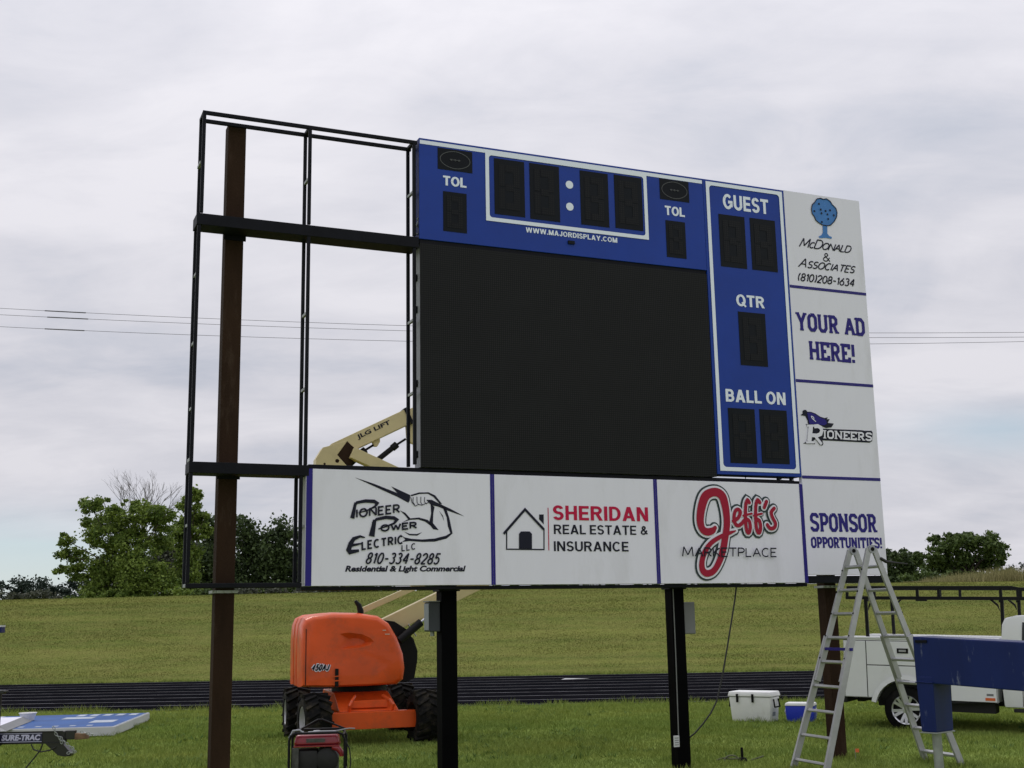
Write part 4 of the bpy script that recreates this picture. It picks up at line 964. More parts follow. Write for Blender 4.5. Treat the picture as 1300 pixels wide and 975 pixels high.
for (u, z) in D['colon']: decal(MB().disc(u, z, 0.047, Y1), 'colon_lamp', 'white_letter', hd)
for k in ('TOL1', 'TOL2'): decal(bold_mb('TOL', *D[k], 0.235, Y1, 0.06), 'lettering', 'white_letter', hd)
decal(bold_mb('WWW.MAJORDISPLAY.COM', *D['WWW'], 0.225, Y1, 0.11), 'lettering', 'white_letter', hd)
mb = MB(); b = D['SENS']; mb.box(b[0], b[1], -0.02, -0.001, b[2], b[3]); decal(mb, 'sensor_box', 'digit', hd)

# --- guest column
gd = thing('score_column', 'tall blue board with five digit windows, white border all round', 'scoreboard', (-0.99, 0.1, 3.27), 'board', None)
mb = MB(); mb.box(-1.577, -0.412, 0.0, 0.198, 3.272, 6.832); decal(mb, 'cabinet', 'blue', gd, bevel=0.004)
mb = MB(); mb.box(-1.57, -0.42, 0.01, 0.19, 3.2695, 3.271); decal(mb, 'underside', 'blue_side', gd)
decal(rring(-1.540, -0.442, 3.312, 6.806, 0.045, 0.045, Y2), 'border_stripe', 'white_letter', gd)
for k in ('GD1', 'GD2', 'QD', 'BD1', 'BD2'): digit(D[k], gd)
for k, s in (('GUEST', 'GUEST'), ('QTR', 'QTR'), ('BALL', 'BALL ON')): decal(bold_mb(s, *D[k], 0.225, Y1, 0.10), 'lettering', 'white_letter', gd)

# --- video screen
vs = thing('video_screen', 'large black unlit video screen below the clock board', 'screen', (-3.37, 0.1, 3.24), 'board')
mb = MB(); mb.box(-5.146, -1.592, 0.012, 0.205, 3.242, 5.640); decal(mb, 'cabinet', 'alu_side', vs)
mb = MB(); mb.box(-5.150, -1.588, 0.0, 0.0115, 3.240, 5.642); decal(mb, 'screen_face', 'led', vs)
mb = MB(); mb.box(-5.15, -1.59, 0.013, 0.19, 5.644, 5.686); decal(mb, 'top_gasket', 'steel', vs)
for z in (4.9, 4.1, 3.35, 5.25):
    mb = MB(); mb.box(-5.163, -5.146, 0.10, 0.15, z, z + 0.07); decal(mb, 'latch', 'steel', vs)

# --- signs
def sign(label, u0, u1, z0, z1, stripes, depth=0.18, group=None):
    s = thing('advertising_sign', label, 'sign', ((u0 + u1) / 2, depth / 2, z0), 'board', 'advertising signs on the frame')
    mb = MB(); mb.box(u0, u1, 0.0, depth, z0, z1); decal(mb, 'panel', 'white', s, bevel=0.003)
    for b in stripes: decal(MB().rect(*b, Y1), 'border_stripe', 'purple', s)
    return s
ZB0, ZB1 = 2.040, 3.187
s1 = sign('white sign with a flexed arm gripping a lightning bolt', -6.342, -4.3625, ZB0, ZB1, [(-6.340, -6.278, ZB0, ZB1), (-4.386, -4.363, ZB0, ZB1)])
mb = MB(); mb.box(-6.3445, -6.3425, 0.006, 0.174, ZB0 + 0.02, ZB1 - 0.05); decal(mb, 'edge_trim', 'white_side', s1)
mb = MB(); mb.box(-6.352, -6.345, 0.02, 0.07, ZB1 - 0.07, ZB1 - 0.04); decal(mb, 'clip', 'galv', s1)
a = MB()
for q in D['arm']: a.sheet(q, Y1)
decal(a, 'arm_drawing', 'navy', s1)
f = MB()
for k, q in enumerate(D['fingers']): f.ribbon(q, 0.007, Y2 - 0.0003 * k)
decal(f, 'fist_lines', 'navy', s1)
l = MB()
for k, (q, w) in enumerate(((D['bigP1'][0], [0.026, 0.045]), (D['bigP1l'][0], [0.018, 0.028, 0.034, 0.036, 0.032, 0.022, 0.015, 0.010]),
                            (D['bigP2'][0], [0.036, 0.060]), (D['bigP2l'][0], [0.018, 0.028, 0.034, 0.036, 0.032, 0.022, 0.015, 0.010]),
                            (D['bigE'][0], [0.012, 0.024, 0.038, 0.046, 0.048, 0.044, 0.026]), (D['bigEl'][0], [0.030, 0.014]))):
    l.ribbon(q, w, Y2 - 0.0004 * k)
decal(l, 'lettering', 'navy', s1)
for key, s, w, gp in (('ioneer', 'IONEER', 0.018, 0.3), ('ower', 'OWER', 0.018, 0.25), ('lectric', 'LECTRIC', 0.018, 0.38), ('llc', 'LLC', 0.011, 0.4), ('phone', '810-334-8285', 0.017, 0.30)):
    if key == 'phone': D[key] = [D[key][0], (D[key][1][0] - 0.03, D[key][1][1]), (D[key][2][0] + 0.035, D[key][2][1])]
    decal(stroke_mb([(s, 1)], *D[key], w, Y2 - 0.003, gap=gp), 'lettering', 'navy', s1)
decal(text_mb([('Residential & Light Commercial', 1)], *D['RES'], Y1, bold=0.042, shear=0.22), 'lettering', 'navy', s1)

s2 = sign('white sign with a small house drawing beside red and black words', -4.3615, -2.4025, ZB0, ZB1, [(-4.361, -4.338, ZB0, ZB1), (-2.426, -2.403, ZB0, ZB1)])
h = MB(); h.ribbon(D['roof'], 0.027, Y2); decal(h, 'roof_drawing', 'navy', s2)
h = MB(); h.ribbon(D['walls'], 0.014, Y1); h.sheet(D['door'], Y2); h.sheet(D['chim'], Y1); decal(h, 'house_drawing', 'navy', s2)
h = MB(); h.ribbon(D['redline'], 0.010, Y1); decal(h, 'divider_line', 'redsign', s2)
decal(bold_mb('SHERIDAN', *D['SHER'], 0.215, Y1, 0.12), 'lettering', 'redsign', s2)
decal(bold_mb('REAL ESTATE &', *D['REAL'], 0.19, Y1, 0.12), 'lettering', 'navy', s2)
decal(bold_mb('INSURANCE', *D['INSU'], 0.19, Y1, 0.12), 'lettering', 'navy', s2)

s3 = sign('white sign with a big looping red script initial', -2.4015, -0.412, ZB0, ZB1, [(-2.401, -2.378, ZB0, ZB1), (-0.462, -0.413, ZB0, ZB1)])
def cr(pts, n=4):
    out = []
    for i in range(len(pts) - 1):
        p0 = pts[max(0, i - 1)]; p1 = pts[i]; p2 = pts[i + 1]; p3 = pts[min(len(pts) - 1, i + 2)]
        for k in range(n):
            t = k / n
            out.append(tuple(0.5 * (2 * p1[j] + (p2[j] - p0[j]) * t + (2 * p0[j] - 5 * p1[j] + 4 * p2[j] - p3[j]) * t * t + (3 * p1[j] - p0[j] - 3 * p2[j] + p3[j]) * t ** 3) for j in range(len(p1))))
    return out + [tuple(pts[-1])]
JJ = [(u, z, w * 0.00235) for (u, z), w in zip(D['J'], D['Jw'])]
JJ = cr(JJ)
for name, m, y, ew in (('script_outline', 'green_black', -0.003, 0.086), ('script_border', 'white', -0.012, 0.046), ('script_initial', 'red', -0.021, 0.0)):
    j = MB(); j.ribbon([(p[0], p[1]) for p in JJ], [p[2] * 0.95 + ew for p in JJ], y, dy=0.00006)
    if ew:
        j.disc(JJ[0][0], JJ[0][1], (JJ[0][2] + ew) / 2, y - 0.001)
        j.disc(JJ[-1][0], JJ[-1][1], (JJ[-1][2] + ew) / 2, y - 0.0075)
    else: j.disc(JJ[0][0], JJ[0][1], JJ[0][2] / 2, y - 0.001)
    decal(j, name, m, s3)
for name, m, y, wd in (('script_outline', 'green_black', -0.0035, 0.122), ('script_border', 'white', -0.0125, 0.080), ('script_letters', 'red', -0.0215, 0.044)):
    j = MB()
    for k, q in enumerate(D['eff']):
        qq = cr(q, 3) if len(q) > 2 else q
        thin = 0.6 if len(q) == 2 and k != 5 else 1.0
        j.ribbon(qq, wd * thin, y - 0.0008 * k, dy=0.00002)
        for e in (qq[0], qq[-1]): j.disc(e[0], e[1], wd * thin / 2, y - 0.0008 * k - 0.0004, 12)
    decal(j, name, m, s3)
o_, e_, t_ = D['MARK']
decal(stroke_mb([('M', 1.12), ('ARKETPLACE', 1)], o_, e_, t_, 0.015, -0.032, gap=0.20), 'lettering', 'navy', s3)

RZ = (6.836, 5.606, 4.434, 3.272, 2.128); RU0, RU1 = -0.4105, 0.747
def rsign(k, label):
    return sign(label, RU0, RU1, RZ[k + 1] + 0.0005, RZ[k] - 0.0005, ([(RU0 + 0.001, RU1 - 0.001, RZ[k] - 0.018, RZ[k] - 0.001)] if k else []) + ([(RU0 + 0.001, RU1 - 0.001, RZ[k + 1] + 0.001, RZ[k + 1] + 0.018)] if k < 3 else []), 0.06)
r1 = rsign(0, 'white sign with a round blue tree drawing, topmost of the right column')
a = MB(); a.sheet(D['crown'], Y1); a.sheet(D['trunk'], Y2); decal(a, 'tree_drawing', 'treeblue', r1)
a = MB(); a.ribbon(D['crown'], 0.012, Y3, closed=True)
for (u, z) in D['dots']: a.disc(u, z, 0.014, Y3, 8)
decal(a, 'tree_outline', 'navy', r1)
def para(b, sh=0.0, slope=0.0):
    u0, u1, z0, z1 = b; return (u0, z0), (u1 - sh, z0 + slope), (u0 + sh, z1)
decal(stroke_mb([('M', 1.25), ('C', 0.8), ('D', 1.25), ('ONALD', 0.95)], *para(D['MCD'], 0.05), 0.016, Y1, gap=0.12), 'lettering', 'navy', r1)
decal(stroke_mb([('&', 1)], *para(D['AMP'], 0.01), 0.014, Y1), 'lettering', 'navy', r1)
decal(stroke_mb([('A', 1.25), ('SSOCIATES', 0.95)], *para(D['ASSO'], 0.05), 0.016, Y1, gap=0.16), 'lettering', 'navy', r1)
decal(stroke_mb([('(810)208-1634', 1)], *para(D['MPH'], 0.03), 0.017, Y1, gap=0.2), 'lettering', 'navy', r1)
r2 = rsign(1, 'white sign with two lines of large purple college lettering')
def slab(s, key, parent, w):
    u0, u1, z0, z1 = D[key]
    decal(stroke_mb([(s, 1)], (u0, z0), (u1, z0), (u0, z1), w, Y1, gap=0.10, font='slab'), 'lettering', 'purple', parent)
slab('YOUR AD', 'YOURAD', r2, 0.044); slab('HERE!', 'HERE', r2, 0.044)
r3 = rsign(2, 'white sign with a purple caped flag shape above outlined serif lettering')
decal(MB().sheet(D['pshadow'], Y1), 'lettering_shadow', 'navy', r3)
decal(MB().sheet(D['bird'], Y2), 'emblem_outline', 'navy', r3); decal(MB().sheet(D['bird_in'], Y3), 'emblem', 'purple', r3)
a = MB()
for k, (q, w) in enumerate(zip(D['bigP'], (0.026, 0.062, 0.026, 0.046, 0.036))): a.ribbon(q, w, Y3 - 0.0008 * k)
decal(a, 'lettering', 'white', r3)
def serifed(s, o, e, t, w, y, parent, m, gap=0.2, font='thin'):
    mb = stroke_mb([(s, 1)], o, e, t, w, y, gap=gap, font=font); decal(mb, 'lettering', m, parent)
serifed('IONEERS', *D['IONEERS'], 0.022, Y3, r3, 'white', 0.06, 'slab'); serifed('CL', *D['CL'], 0.010, Y4, r3, 'white', -0.1)
r4 = rsign(3, 'white sign with purple lettering behind the top of the ladder, lowest of the right column')
slab('SPONSOR', 'SPON', r4, 0.040); slab('OPPORTUNITIES!', 'OPP', r4, 0.026)

# --- small hardware on the posts
M['box_shaded'] = mat('shaded_grey_box_paint', (0.045, 0.05, 0.06), 0.5, spec=0.2, var=0.1)  # same grey box, with the shade on its front put into the colour
eb = thing('electrical_box', 'grey blue electrical box on the left side of a black post', 'box', (-4.95, 0.35, 1.56), 'board')
mb = MB(); mb.box(-4.958, -4.84, 0.30, 0.47, 1.575, 1.875); mb.build('enclosure', M['box_shaded'], eb, bevel=0.012)
mb = MB(); mb.box(-4.966, -4.959, 0.315, 0.455, 1.59, 1.86); mb.build('door', M['boxl'], eb, bevel=0.003)  # added sheet in paler grey for the lit left face
mb = MB(); mb.box(-4.970, -4.842, 0.292, 0.475, 1.877, 1.888); mb.build('rain_lip', M['box_grey'], eb, bevel=0.003)
mb = MB(); mb.tube([(-4.90, 0.385, 1.53), (-4.90, 0.385, 1.574)], 0.022, 10); mb.build('conduit_fitting', M['galv'], eb)
eb = thing('electrical_box', 'flat grey metal box on the right side of a black post', 'box', (-1.84, 0.4, 1.48), 'board')
mb = MB(); mb.box(-1.928, -1.760, 0.33, 0.47, 1.485, 1.84); mb.build('enclosure', M['box_grey'], eb, bevel=0.006)
mb = MB(); mb.box(-1.920, -1.768, 0.322, 0.3295, 1.495, 1.83); mb.build('door', M['box_grey'], eb, bevel=0.002)
mb = MB(); mb.box(-1.945, -1.924, 0.30, 0.321, 1.73, 1.745); mb.build('hinge_pin', M['galv'], eb)
cw = thing('conduit', 'thin grey conduit running down the front of a black post to a pale tag', 'conduit', (-2.075, 0.262, 0.3), 'board')
MB().tube([(-2.073, 0.263, 1.99), (-2.074, 0.263, 1.2), (-2.082, 0.263, 0.40)], 0.006, 6).build('pipe', M['box_grey'], cw)
mb = MB(); mb.box(-2.145, -2.078, 0.255, 0.269, 0.276, 0.396); mb.build('tag_plate', M['white_side'], cw, bevel=0.002)
mb = MB()
for k in range(4): mb.rect(-2.138, -2.088, 0.295 + k * 0.024, 0.303 + k * 0.024, 0.2535)
mb.build('tag_print', M['box_grey'], cw)
hc = MB(); P_ = [(-1.267, 0.2, 2.03), (-1.30, 0.2, 1.86), (-1.342, 0.2, 1.694), (-1.43, 0.2, 1.35), (-1.507, 0.2, 1.06), (-1.608, 0.2, 0.747), (-1.68, 0.22, 0.62), (-1.776, 0.25, 0.5), (-1.86, 0.28, 0.41), (-1.935, 0.32, 0.345)]
hc.tube(P_, 0.009, 6)
solo(hc, 'power_cable', M['cable'], 'black cable hanging from under the sign down to a black post', 'cable', (-1.267, 0.2, 0.34), 'board', smooth=60)
sh = MB(); sh.tube([(-5.172 + 0.03 * math.cos(t), 0.06, 5.80 + 0.045 * math.sin(t)) for t in [2 * math.pi * k / 14 for k in range(15)]], 0.010, 6)
sh.tube([(-5.172, 0.06, 5.845), (-5.15, 0.05, 5.90), (-5.165, 0.04, 5.93)], 0.010, 6)
solo(sh, 'lifting_shackle', M['galv'], 'small grey shackle hooked at the left end of the clock board', 'shackle', (-5.17, 0.06, 5.76), 'board')

# ---------------------------------------------------------------- boom lift
M['orange'] = mat('orange_paint', (0.72, 0.092, 0.012), 0.40, spec=0.35, var=0.10, vscale=2.4, rvar=0.1, coat=0.2, dirt=(0.42, 0.075, 0.025), dscale=3.0, dlo=0.50, dhi=0.80)
M['cream'] = mat('cream_paint', (0.60, 0.50, 0.265), 0.45, var=0.08, vscale=2, dirt=(0.45, 0.37, 0.2), dscale=2.2, dlo=0.55, dhi=0.75)
M['hyd'] = mat('black_hydraulic_steel', (0.006, 0.006, 0.007), 0.5, spec=0.2)
M['mud_rubber'] = mat('muddy_rubber', (0.009, 0.009, 0.009), 0.85, spec=0.1, var=0.4, vscale=9, bump=0.3, dirt=(0.060, 0.050, 0.034), dscale=5, dlo=0.48, dhi=0.75)
M['sticker'] = mat('pale_warning_sticker', (0.62, 0.60, 0.50), 0.5)
M['chrome'] = mat('chrome_rod', (0.6, 0.6, 0.62), 0.2, metal=1.0)
M['rim'] = mat('grey_wheel_rim', (0.45, 0.45, 0.46), 0.4, metal=0.4, var=0.15)
FRAMES['lift'] = (Vector((-2.07, 17.35, 0)), math.radians(17))
lf = thing('boom_lift', 'orange articulated boom lift with cream arms behind the sign', 'boom lift', (0, 0.9, 0), 'lift')
def lp(mb, name, m, parent=lf, **k): return mb.build(name, M[m], parent, **k)
def lug_wheel(name, cx, cy, r, w, side, steer=0.0):
    """lug tyre standing at cx,cy; axle along x"""
    c = Vector((cx, cy, r)); rot = Matrix.Rotation(steer, 3, 'Z'); ax = rot @ Vector((1, 0, 0))
    ty = MB(); ty.lathe([(-w / 2, r * 0.56), (-w / 2, r * 0.80), (-w * 0.42, r * 0.93), (-w * 0.2, r * 0.955), (w * 0.2, r * 0.955), (w * 0.42, r * 0.93), (w / 2, r * 0.80), (w / 2, r * 0.56)], c, ax, 36, True)
    for k in range(16):
        for s in (-1, 1):
            a0 = 2 * math.pi * (k + (0.5 if s > 0 else 0)) / 16; a1 = a0 + 0.26
            def P(a, t, rr): return c + rot @ Vector((t, math.cos(a) * rr, math.sin(a) * rr))
            a, b = P(a0, s * w * 0.03, r * 0.985), P(a1, s * w * 0.50, r * 0.945)
            ty.bar(a, b, 0.040, 0.05, up=(a + b) / 2 - c)
    wl = thing_part('wheel', lf)
    lp(ty, 'tyre', 'mud_rubber', wl, smooth=35)
    ri = MB(); o = side
    ri.lathe([(o * w * 0.46, r * 0.56), (o * w * 0.46, r * 0.50), (o * w * 0.20, r * 0.46), (o * w * 0.16, r * 0.30), (o * w * 0.34, r * 0.26), (o * w * 0.36, r * 0.0)], c, ax, 28, False, False)
    lp(ri, 'rim', 'rim', wl, smooth=35)
    return wl
def thing_part(name, parent):
    o = bpy.data.objects.new(name, None); COL.objects.link(o); o.parent = parent; o.empty_display_size = 0.1
    BASE[o.name] = BASE[parent.name]; return o
for (cx, cy, s, st) in ((-0.77, 0.0, -1, 0.10), (0.77, 0.0, 1, 0.10), (-0.80, 1.78, -1, 0), (0.80, 1.78, 1, 0)):
    lug_wheel('wheel', cx, cy, 0.36, 0.36, s, st)
ax = MB(); ax.box(-0.56, 0.66, -0.09, 0.10, 0.225, 0.455); lp(ax, 'front_axle', 'orange', bevel=0.008)
ax = MB(); ax.box(-0.60, 0.60, 1.68, 1.88, 0.25, 0.46); lp(ax, 'rear_axle', 'orange', bevel=0.01)
ch = MB(); ch.add([(-0.42, 0.03, 0.457), (0.42, 0.03, 0.457), (0.46, 1.7, 0.457), (-0.46, 1.7, 0.457), (-0.44, 0.45, 0.70), (0.34, 0.45, 0.70), (0.40, 1.5, 0.70), (-0.44, 1.5, 0.70)],
                  [(0, 3, 2, 1), (4, 5, 6, 7), (0, 1, 5, 4), (1, 2, 6, 5), (2, 3, 7, 6), (3, 0, 4, 7)]); lp(ch, 'chassis', 'orange', bevel=0.012)
for sx in (-1, 1):
    g = MB(); g.tube([(0.02 + sx * 0.30, 0.02, 0.46), (0.02 + sx * 0.31, -0.02, 0.54), (0.02 + sx * 0.27, 0.04, 0.60), (0.02 + sx * 0.20, 0.20, 0.655)], 0.022, 6); lp(g, 'tie_down_lug', 'orange')
g = MB(); g.box(-0.25, 0.26, 0.06, 0.10, 0.50, 0.60); lp(g, 'cover_plate', 'orange', bevel=0.005)
mb = MB(); mb.lathe([(0, 0.40), (0.07, 0.40)], (0, 0.9, 0.70), (0, 0, 1), 32); lp(mb, 'slew_ring', 'hyd')
# turret: near hood, far hood, upright plates between them
HP = [(-0.955, 0.80), (-0.955, 1.45), (-0.94, 1.66), (-0.90, 1.755), (-0.80, 1.80), (-0.50, 1.825), (-0.10, 1.81), (0.16, 1.765), (0.32, 1.66), (0.44, 1.46), (0.53, 1.22), (0.555, 1.02), (0.53, 0.86), (0.44, 0.795), (0.0, 0.785), (-0.6, 0.785)]
def hood(name, y0, y1):
    n = len(HP); mb = MB(); cx, cz = -0.2, 1.25
    rows = [(y0, 0.86), (y0 + 0.012, 0.905), (y0 + 0.04, 0.945), (y0 + 0.09, 0.975), (y0 + 0.17, 0.993), (y0 + 0.26, 1.0), (y1 - 0.06, 1.0), (y1, 0.97)]
    if y0 > 0.8: rows = [(y1 - (y - y0), k) for y, k in rows]
    for y, k in rows: mb.v += [(cx + (x - cx) * (k if x > cx else 1 + (k - 1) * 0.35), y, cz + (z - cz) * (1 + (k - 1) * 1.15 if z > 1.4 else (1 + (k - 1) * 0.55))) for x, z in HP]
    for r in range(len(rows) - 1):
        for i in range(n): mb.f.append((r * n + i, r * n + (i + 1) % n, (r + 1) * n + (i + 1) % n, (r + 1) * n + i))
    mb.f.append(tuple(range(n))); mb.f.append(tuple(reversed(range((len(rows) - 1) * n, len(rows) * n))))
    o = lp(mb, name, 'orange', smooth=50)
    return o
hn = hood('engine_hood', 0.12, 0.62)
hf = hood('tank_hood', 1.06, 1.50)
cwp = [(-0.957, 0.80), (-0.957, 1.45), (-0.942, 1.655), (-0.90, 1.75), (-0.80, 1.79), (-0.45, 1.80), (-0.40, 1.50), (-0.40, 0.80)]
cwt = MB(); cwt.prism(cwp, 0.625, 0.90); lp(cwt, 'counterweight', 'orange', bevel=0.012, smooth=35)
sm = MB(); sm.ribbon([(-0.885, 0.83), (-0.885, 1.60)], 0.011, 0.114); lp(sm, 'hood_seam', 'hyd', hn)
vp = [(-0.40, 1.52), (-0.28, 1.535), (-0.10, 1.51), (0.02, 1.45), (0.06, 1.405), (0.0, 1.36), (-0.15, 1.325), (-0.40, 1.315), (-0.415, 1.33)]
def recess(o, poly, y0, y1, shrink, m):
    """cut a shallow tapered pocket into the near face of o"""
    n = len(poly); c = MB(); q = (sum(p[0] for p in poly) / n + 0.05, sum(p[1] for p in poly) / n - 0.03)
    c.v = [(x, y0, z) for x, z in poly] + [(q[0] + (x - q[0]) * shrink, y1, q[1] + (z - q[1]) * shrink) for x, z in poly]
    c.f = [tuple(range(n)), tuple(reversed(range(n, 2 * n)))] + [(k, k + n, (k + 1) % n + n, (k + 1) % n) for k in range(n)]
    co = c.build('cutter', m, None, base=BASE[o.name], smooth=30)
    for ob in (o, co):
        b_ = bmesh.new(); b_.from_mesh(ob.data); bmesh.ops.recalc_face_normals(b_, faces=b_.faces); b_.to_mesh(ob.data); b_.free()
    co.parent = o.parent
    md = o.modifiers.new('cut', 'BOOLEAN'); md.operation = 'DIFFERENCE'; md.object = co; md.solver = 'EXACT'
    dg = bpy.context.evaluated_depsgraph_get(); dg.update()
    me = bpy.data.meshes.new_from_object(o.evaluated_get(dg)); o.modifiers.clear(); o.data = me
    for p in me.polygons: p.use_smooth = True
    me.set_sharp_from_angle(angle=math.radians(32))
    bpy.data.objects.remove(co)
recess(hn, [(-0.18 + (x + 0.18) * 1.12, 1.42 + (z - 1.42) * 1.1) for x, z in vp], 0.112, 0.20, 0.45, M['orange'])
la = MB(); la.box(-0.475, -0.425, 0.098, 0.118, 0.80, 1.045); lp(la, 'latch_handle', 'hyd', hn, bevel=0.006)
for dz in (0.93, 0.87): lp(MB().add([(-0.52, 0.097, dz), (-0.38, 0.097, dz + 0.006), (-0.38, 0.097, dz + 0.022), (-0.52, 0.097, dz + 0.016)], [(0, 1, 2, 3)]), 'latch_tab', 'orange', hn)
for w_, m_, y_ in ((0.042, 'white', 0.1130), (0.017, 'navy', 0.1095)):
    lp(stroke_mb([('450', 1), ('AJ', 1)], (-0.80, 1.03), (-0.575, 1.03), (-0.775, 1.105), w_, y_, gap=0.42), 'lettering', m_, hn)
for (x, z, w_, h_) in ((0.20, 1.555, 0.05, 0.010), (0.235, 1.50, 0.07, 0.010)):
    lp(MB().rect(x, x + w_, z, z + h_, 0.1145), 'warning_sticker', 'sticker', hn)
ex = MB(); ex.tube([(-0.07, 0.40, 1.74), (-0.07, 0.40, 1.84), (-0.095, 0.40, 1.92), (-0.15, 0.40, 1.985)], [0.048, 0.046, 0.038, 0.022], 10); lp(ex, 'exhaust_pipe', 'hyd', smooth=50)
for y in (0.66, 1.00):
    tp = MB(); tp.prism([(-0.5, 0.80), (-0.5, 1.5), (-0.1, 1.76), (0.48, 1.68), (0.70, 1.54), (0.80, 1.30), (0.82, 1.08), (0.78, 0.86), (0.66, 0.80)], y, y + 0.035); lp(tp, 'turret_plate', 'hyd', bevel=0.004)
lp(MB().bar((0.70, 0.72, 1.64), (0.82, 0.72, 1.46), 0.05, 0.012, up=(1, 0, 0.5)), 'warning_strip', 'white_side')
# lower arms (parallelogram) rising to the right, second riser coming back, then the main boom
E0, E1 = Vector((0.20, 0.83, 1.527)), Vector((2.55, 0.83, 2.598))
mb = MB(); mb.bar(E0, E1, 0.22, 0.250, up=(-0.45, 0, 0.9)); lp(mb, 'lower_arm', 'cream', bevel=0.008)
mb = MB(); mb.bar((0.0, 0.83, 1.835), (2.35, 0.83, 2.82), 0.10, 0.085, up=(-0.45, 0, 0.9)); lp(mb, 'lower_link', 'cream', bevel=0.006)
mb = MB(); mb.prism([(2.30, 2.55), (2.65, 2.55), (2.80, 2.80), (2.65, 3.16), (2.35, 3.16), (2.22, 2.90)], 0.70, 0.96); lp(mb, 'elbow_bracket', 'cream', bevel=0.01)
mb = MB(); mb.bar((2.50, 0.83, 3.05), (-0.15, 0.83, 4.20), 0.20, 0.17, up=(0.4, 0, 0.9)); lp(mb, 'upper_arm', 'cream', bevel=0.008)
mb = MB(); mb.bar((2.40, 1.1, 2.88), (-0.20, 1.1, 4.27), 0.09, 0.085, up=(0.4, 0, 0.9)); lp(mb, 'upper_link', 'cream', bevel=0.006)
mb = MB(); mb.tube([(0.52, 0.52, 1.40), (0.86, 0.58, 1.66)], 0.060, 12); c1 = lp(mb, 'lift_cylinder', 'hyd', smooth=40)
mb = MB(); mb.tube([(0.86, 0.58, 1.66), (1.25, 0.68, 1.93)], 0.028, 10); lp(mb, 'rod', 'chrome', c1, smooth=40)
dsk = MB(); dsk.prism([(0.45, 0.84), (0.70, 0.83), (0.80, 0.92), (0.855, 1.08), (0.86, 1.24), (0.80, 1.42), (0.66, 1.56), (0.40, 1.60)], 0.80, 0.90); lp(dsk, 'rear_shroud', 'hyd', bevel=0.006)
# main boom
HX = [(-0.68, 3.90), (-0.68, 4.11), (-0.58, 4.28), (-0.49, 4.305), (-0.20, 4.40), (-0.36, 4.17), (-0.13, 3.92)]
mb = MB(); mb.prism(HX, 0.86, 1.16); lp(mb, 'boom_pivot', 'cream', bevel=0.006)
for q in ((-0.36, 4.08, 0.03), (-0.55, 4.03, 0.018)): lp(MB().disc(*q, 0.8585, 14), 'pivot_pin', 'rust', lf)
B0, B1 = Vector((-0.40, 0, 4.235)), Vector((0.74, 0, 4.805)); bd = (B1 - B0).normalized(); bu = Vector((-bd.z, 0, bd.x))
mb = MB(); mb.bar(B0 + Vector((0, 1.0, 0)), B1 + Vector((0, 1.0, 0)), 0.26, 0.235, up=bu); lp(mb, 'base_boom', 'cream', bevel=0.008)
P1 = B1 + Vector((0, 1.0, 0)); P2 = P1 + bd * 2.6
mb = MB(); mb.bar(P1 - bd * 0.1, P2, 0.19, 0.185, up=bu); lp(mb, 'fly_boom', 'cream', bevel=0.006)
mb = MB(); mb.box(P2.x - 0.05, P2.x + 0.2, 0.90, 1.1, P2.z - 0.5, P2.z + 0.1); lp(mb, 'boom_head', 'cream', bevel=0.01)
co = MB(); q0 = P1 - bd * 0.02; co.bar(q0, q0 + bd * 0.05, 0.30, 0.27, up=bu); lp(co, 'boom_collar', 'hyd', bevel=0.004)
ms = MB(); ms.prism([(-0.36, 4.17), (-0.21, 4.385), (-0.14, 4.32), (-0.05, 4.24), (-0.16, 3.98)], 0.865, 1.155); lp(ms, 'pivot_recess', 'rust')
# boom lettering lies on the near face of the base boom
tb = text_mb([('JLG LIFT', 1)], 0.40, 0.97, -0.012, 0.072, 0.0, bold=0.03)
tv = MB(); tv.f = tb.f; tv.v = [tuple(B0 + bd * v[0] + bu * v[2] + Vector((0, 0.866, 0))) for v in tb.v]; lp(tv, 'lettering', 'navy')
for (a, b, c) in (((-0.16, 4.03), (0.08, 4.265), (0.24, 4.37)), ((0.14, 4.01), (0.57, 4.36), (0.72, 4.46))):
    k = MB(); k.tube([(a[0], 0.98, a[1]), (b[0], 0.98, b[1])], 0.042, 12); k.tube([(b[0] - 0.06, 0.98, b[1] - 0.05), (b[0] + 0.01, 0.98, b[1] + 0.01)], 0.055, 12); cy_ = lp(k, 'boom_cylinder', 'hyd', smooth=40)
    k = MB(); k.tube([(b[0], 0.98, b[1]), (c[0], 0.98, c[1])], 0.018, 8); lp(k, 'rod', 'hyd', cy_, smooth=40)
k = MB(); k.prism([(0.16, 4.46), (0.30, 4.53), (0.31, 4.40), (0.27, 4.33), (0.22, 4.33), (0.20, 4.38)], 0.93, 1.03); lp(k, 'cylinder_lug', 'cream', bevel=0.004)
k = MB(); k.prism([(0.72, 4.70), (0.90, 4.78), (0.90, 4.45), (0.84, 4.38), (0.74, 4.42)], 0.93, 1.03); lp(k, 'cylinder_lug', 'cream', bevel=0.004)

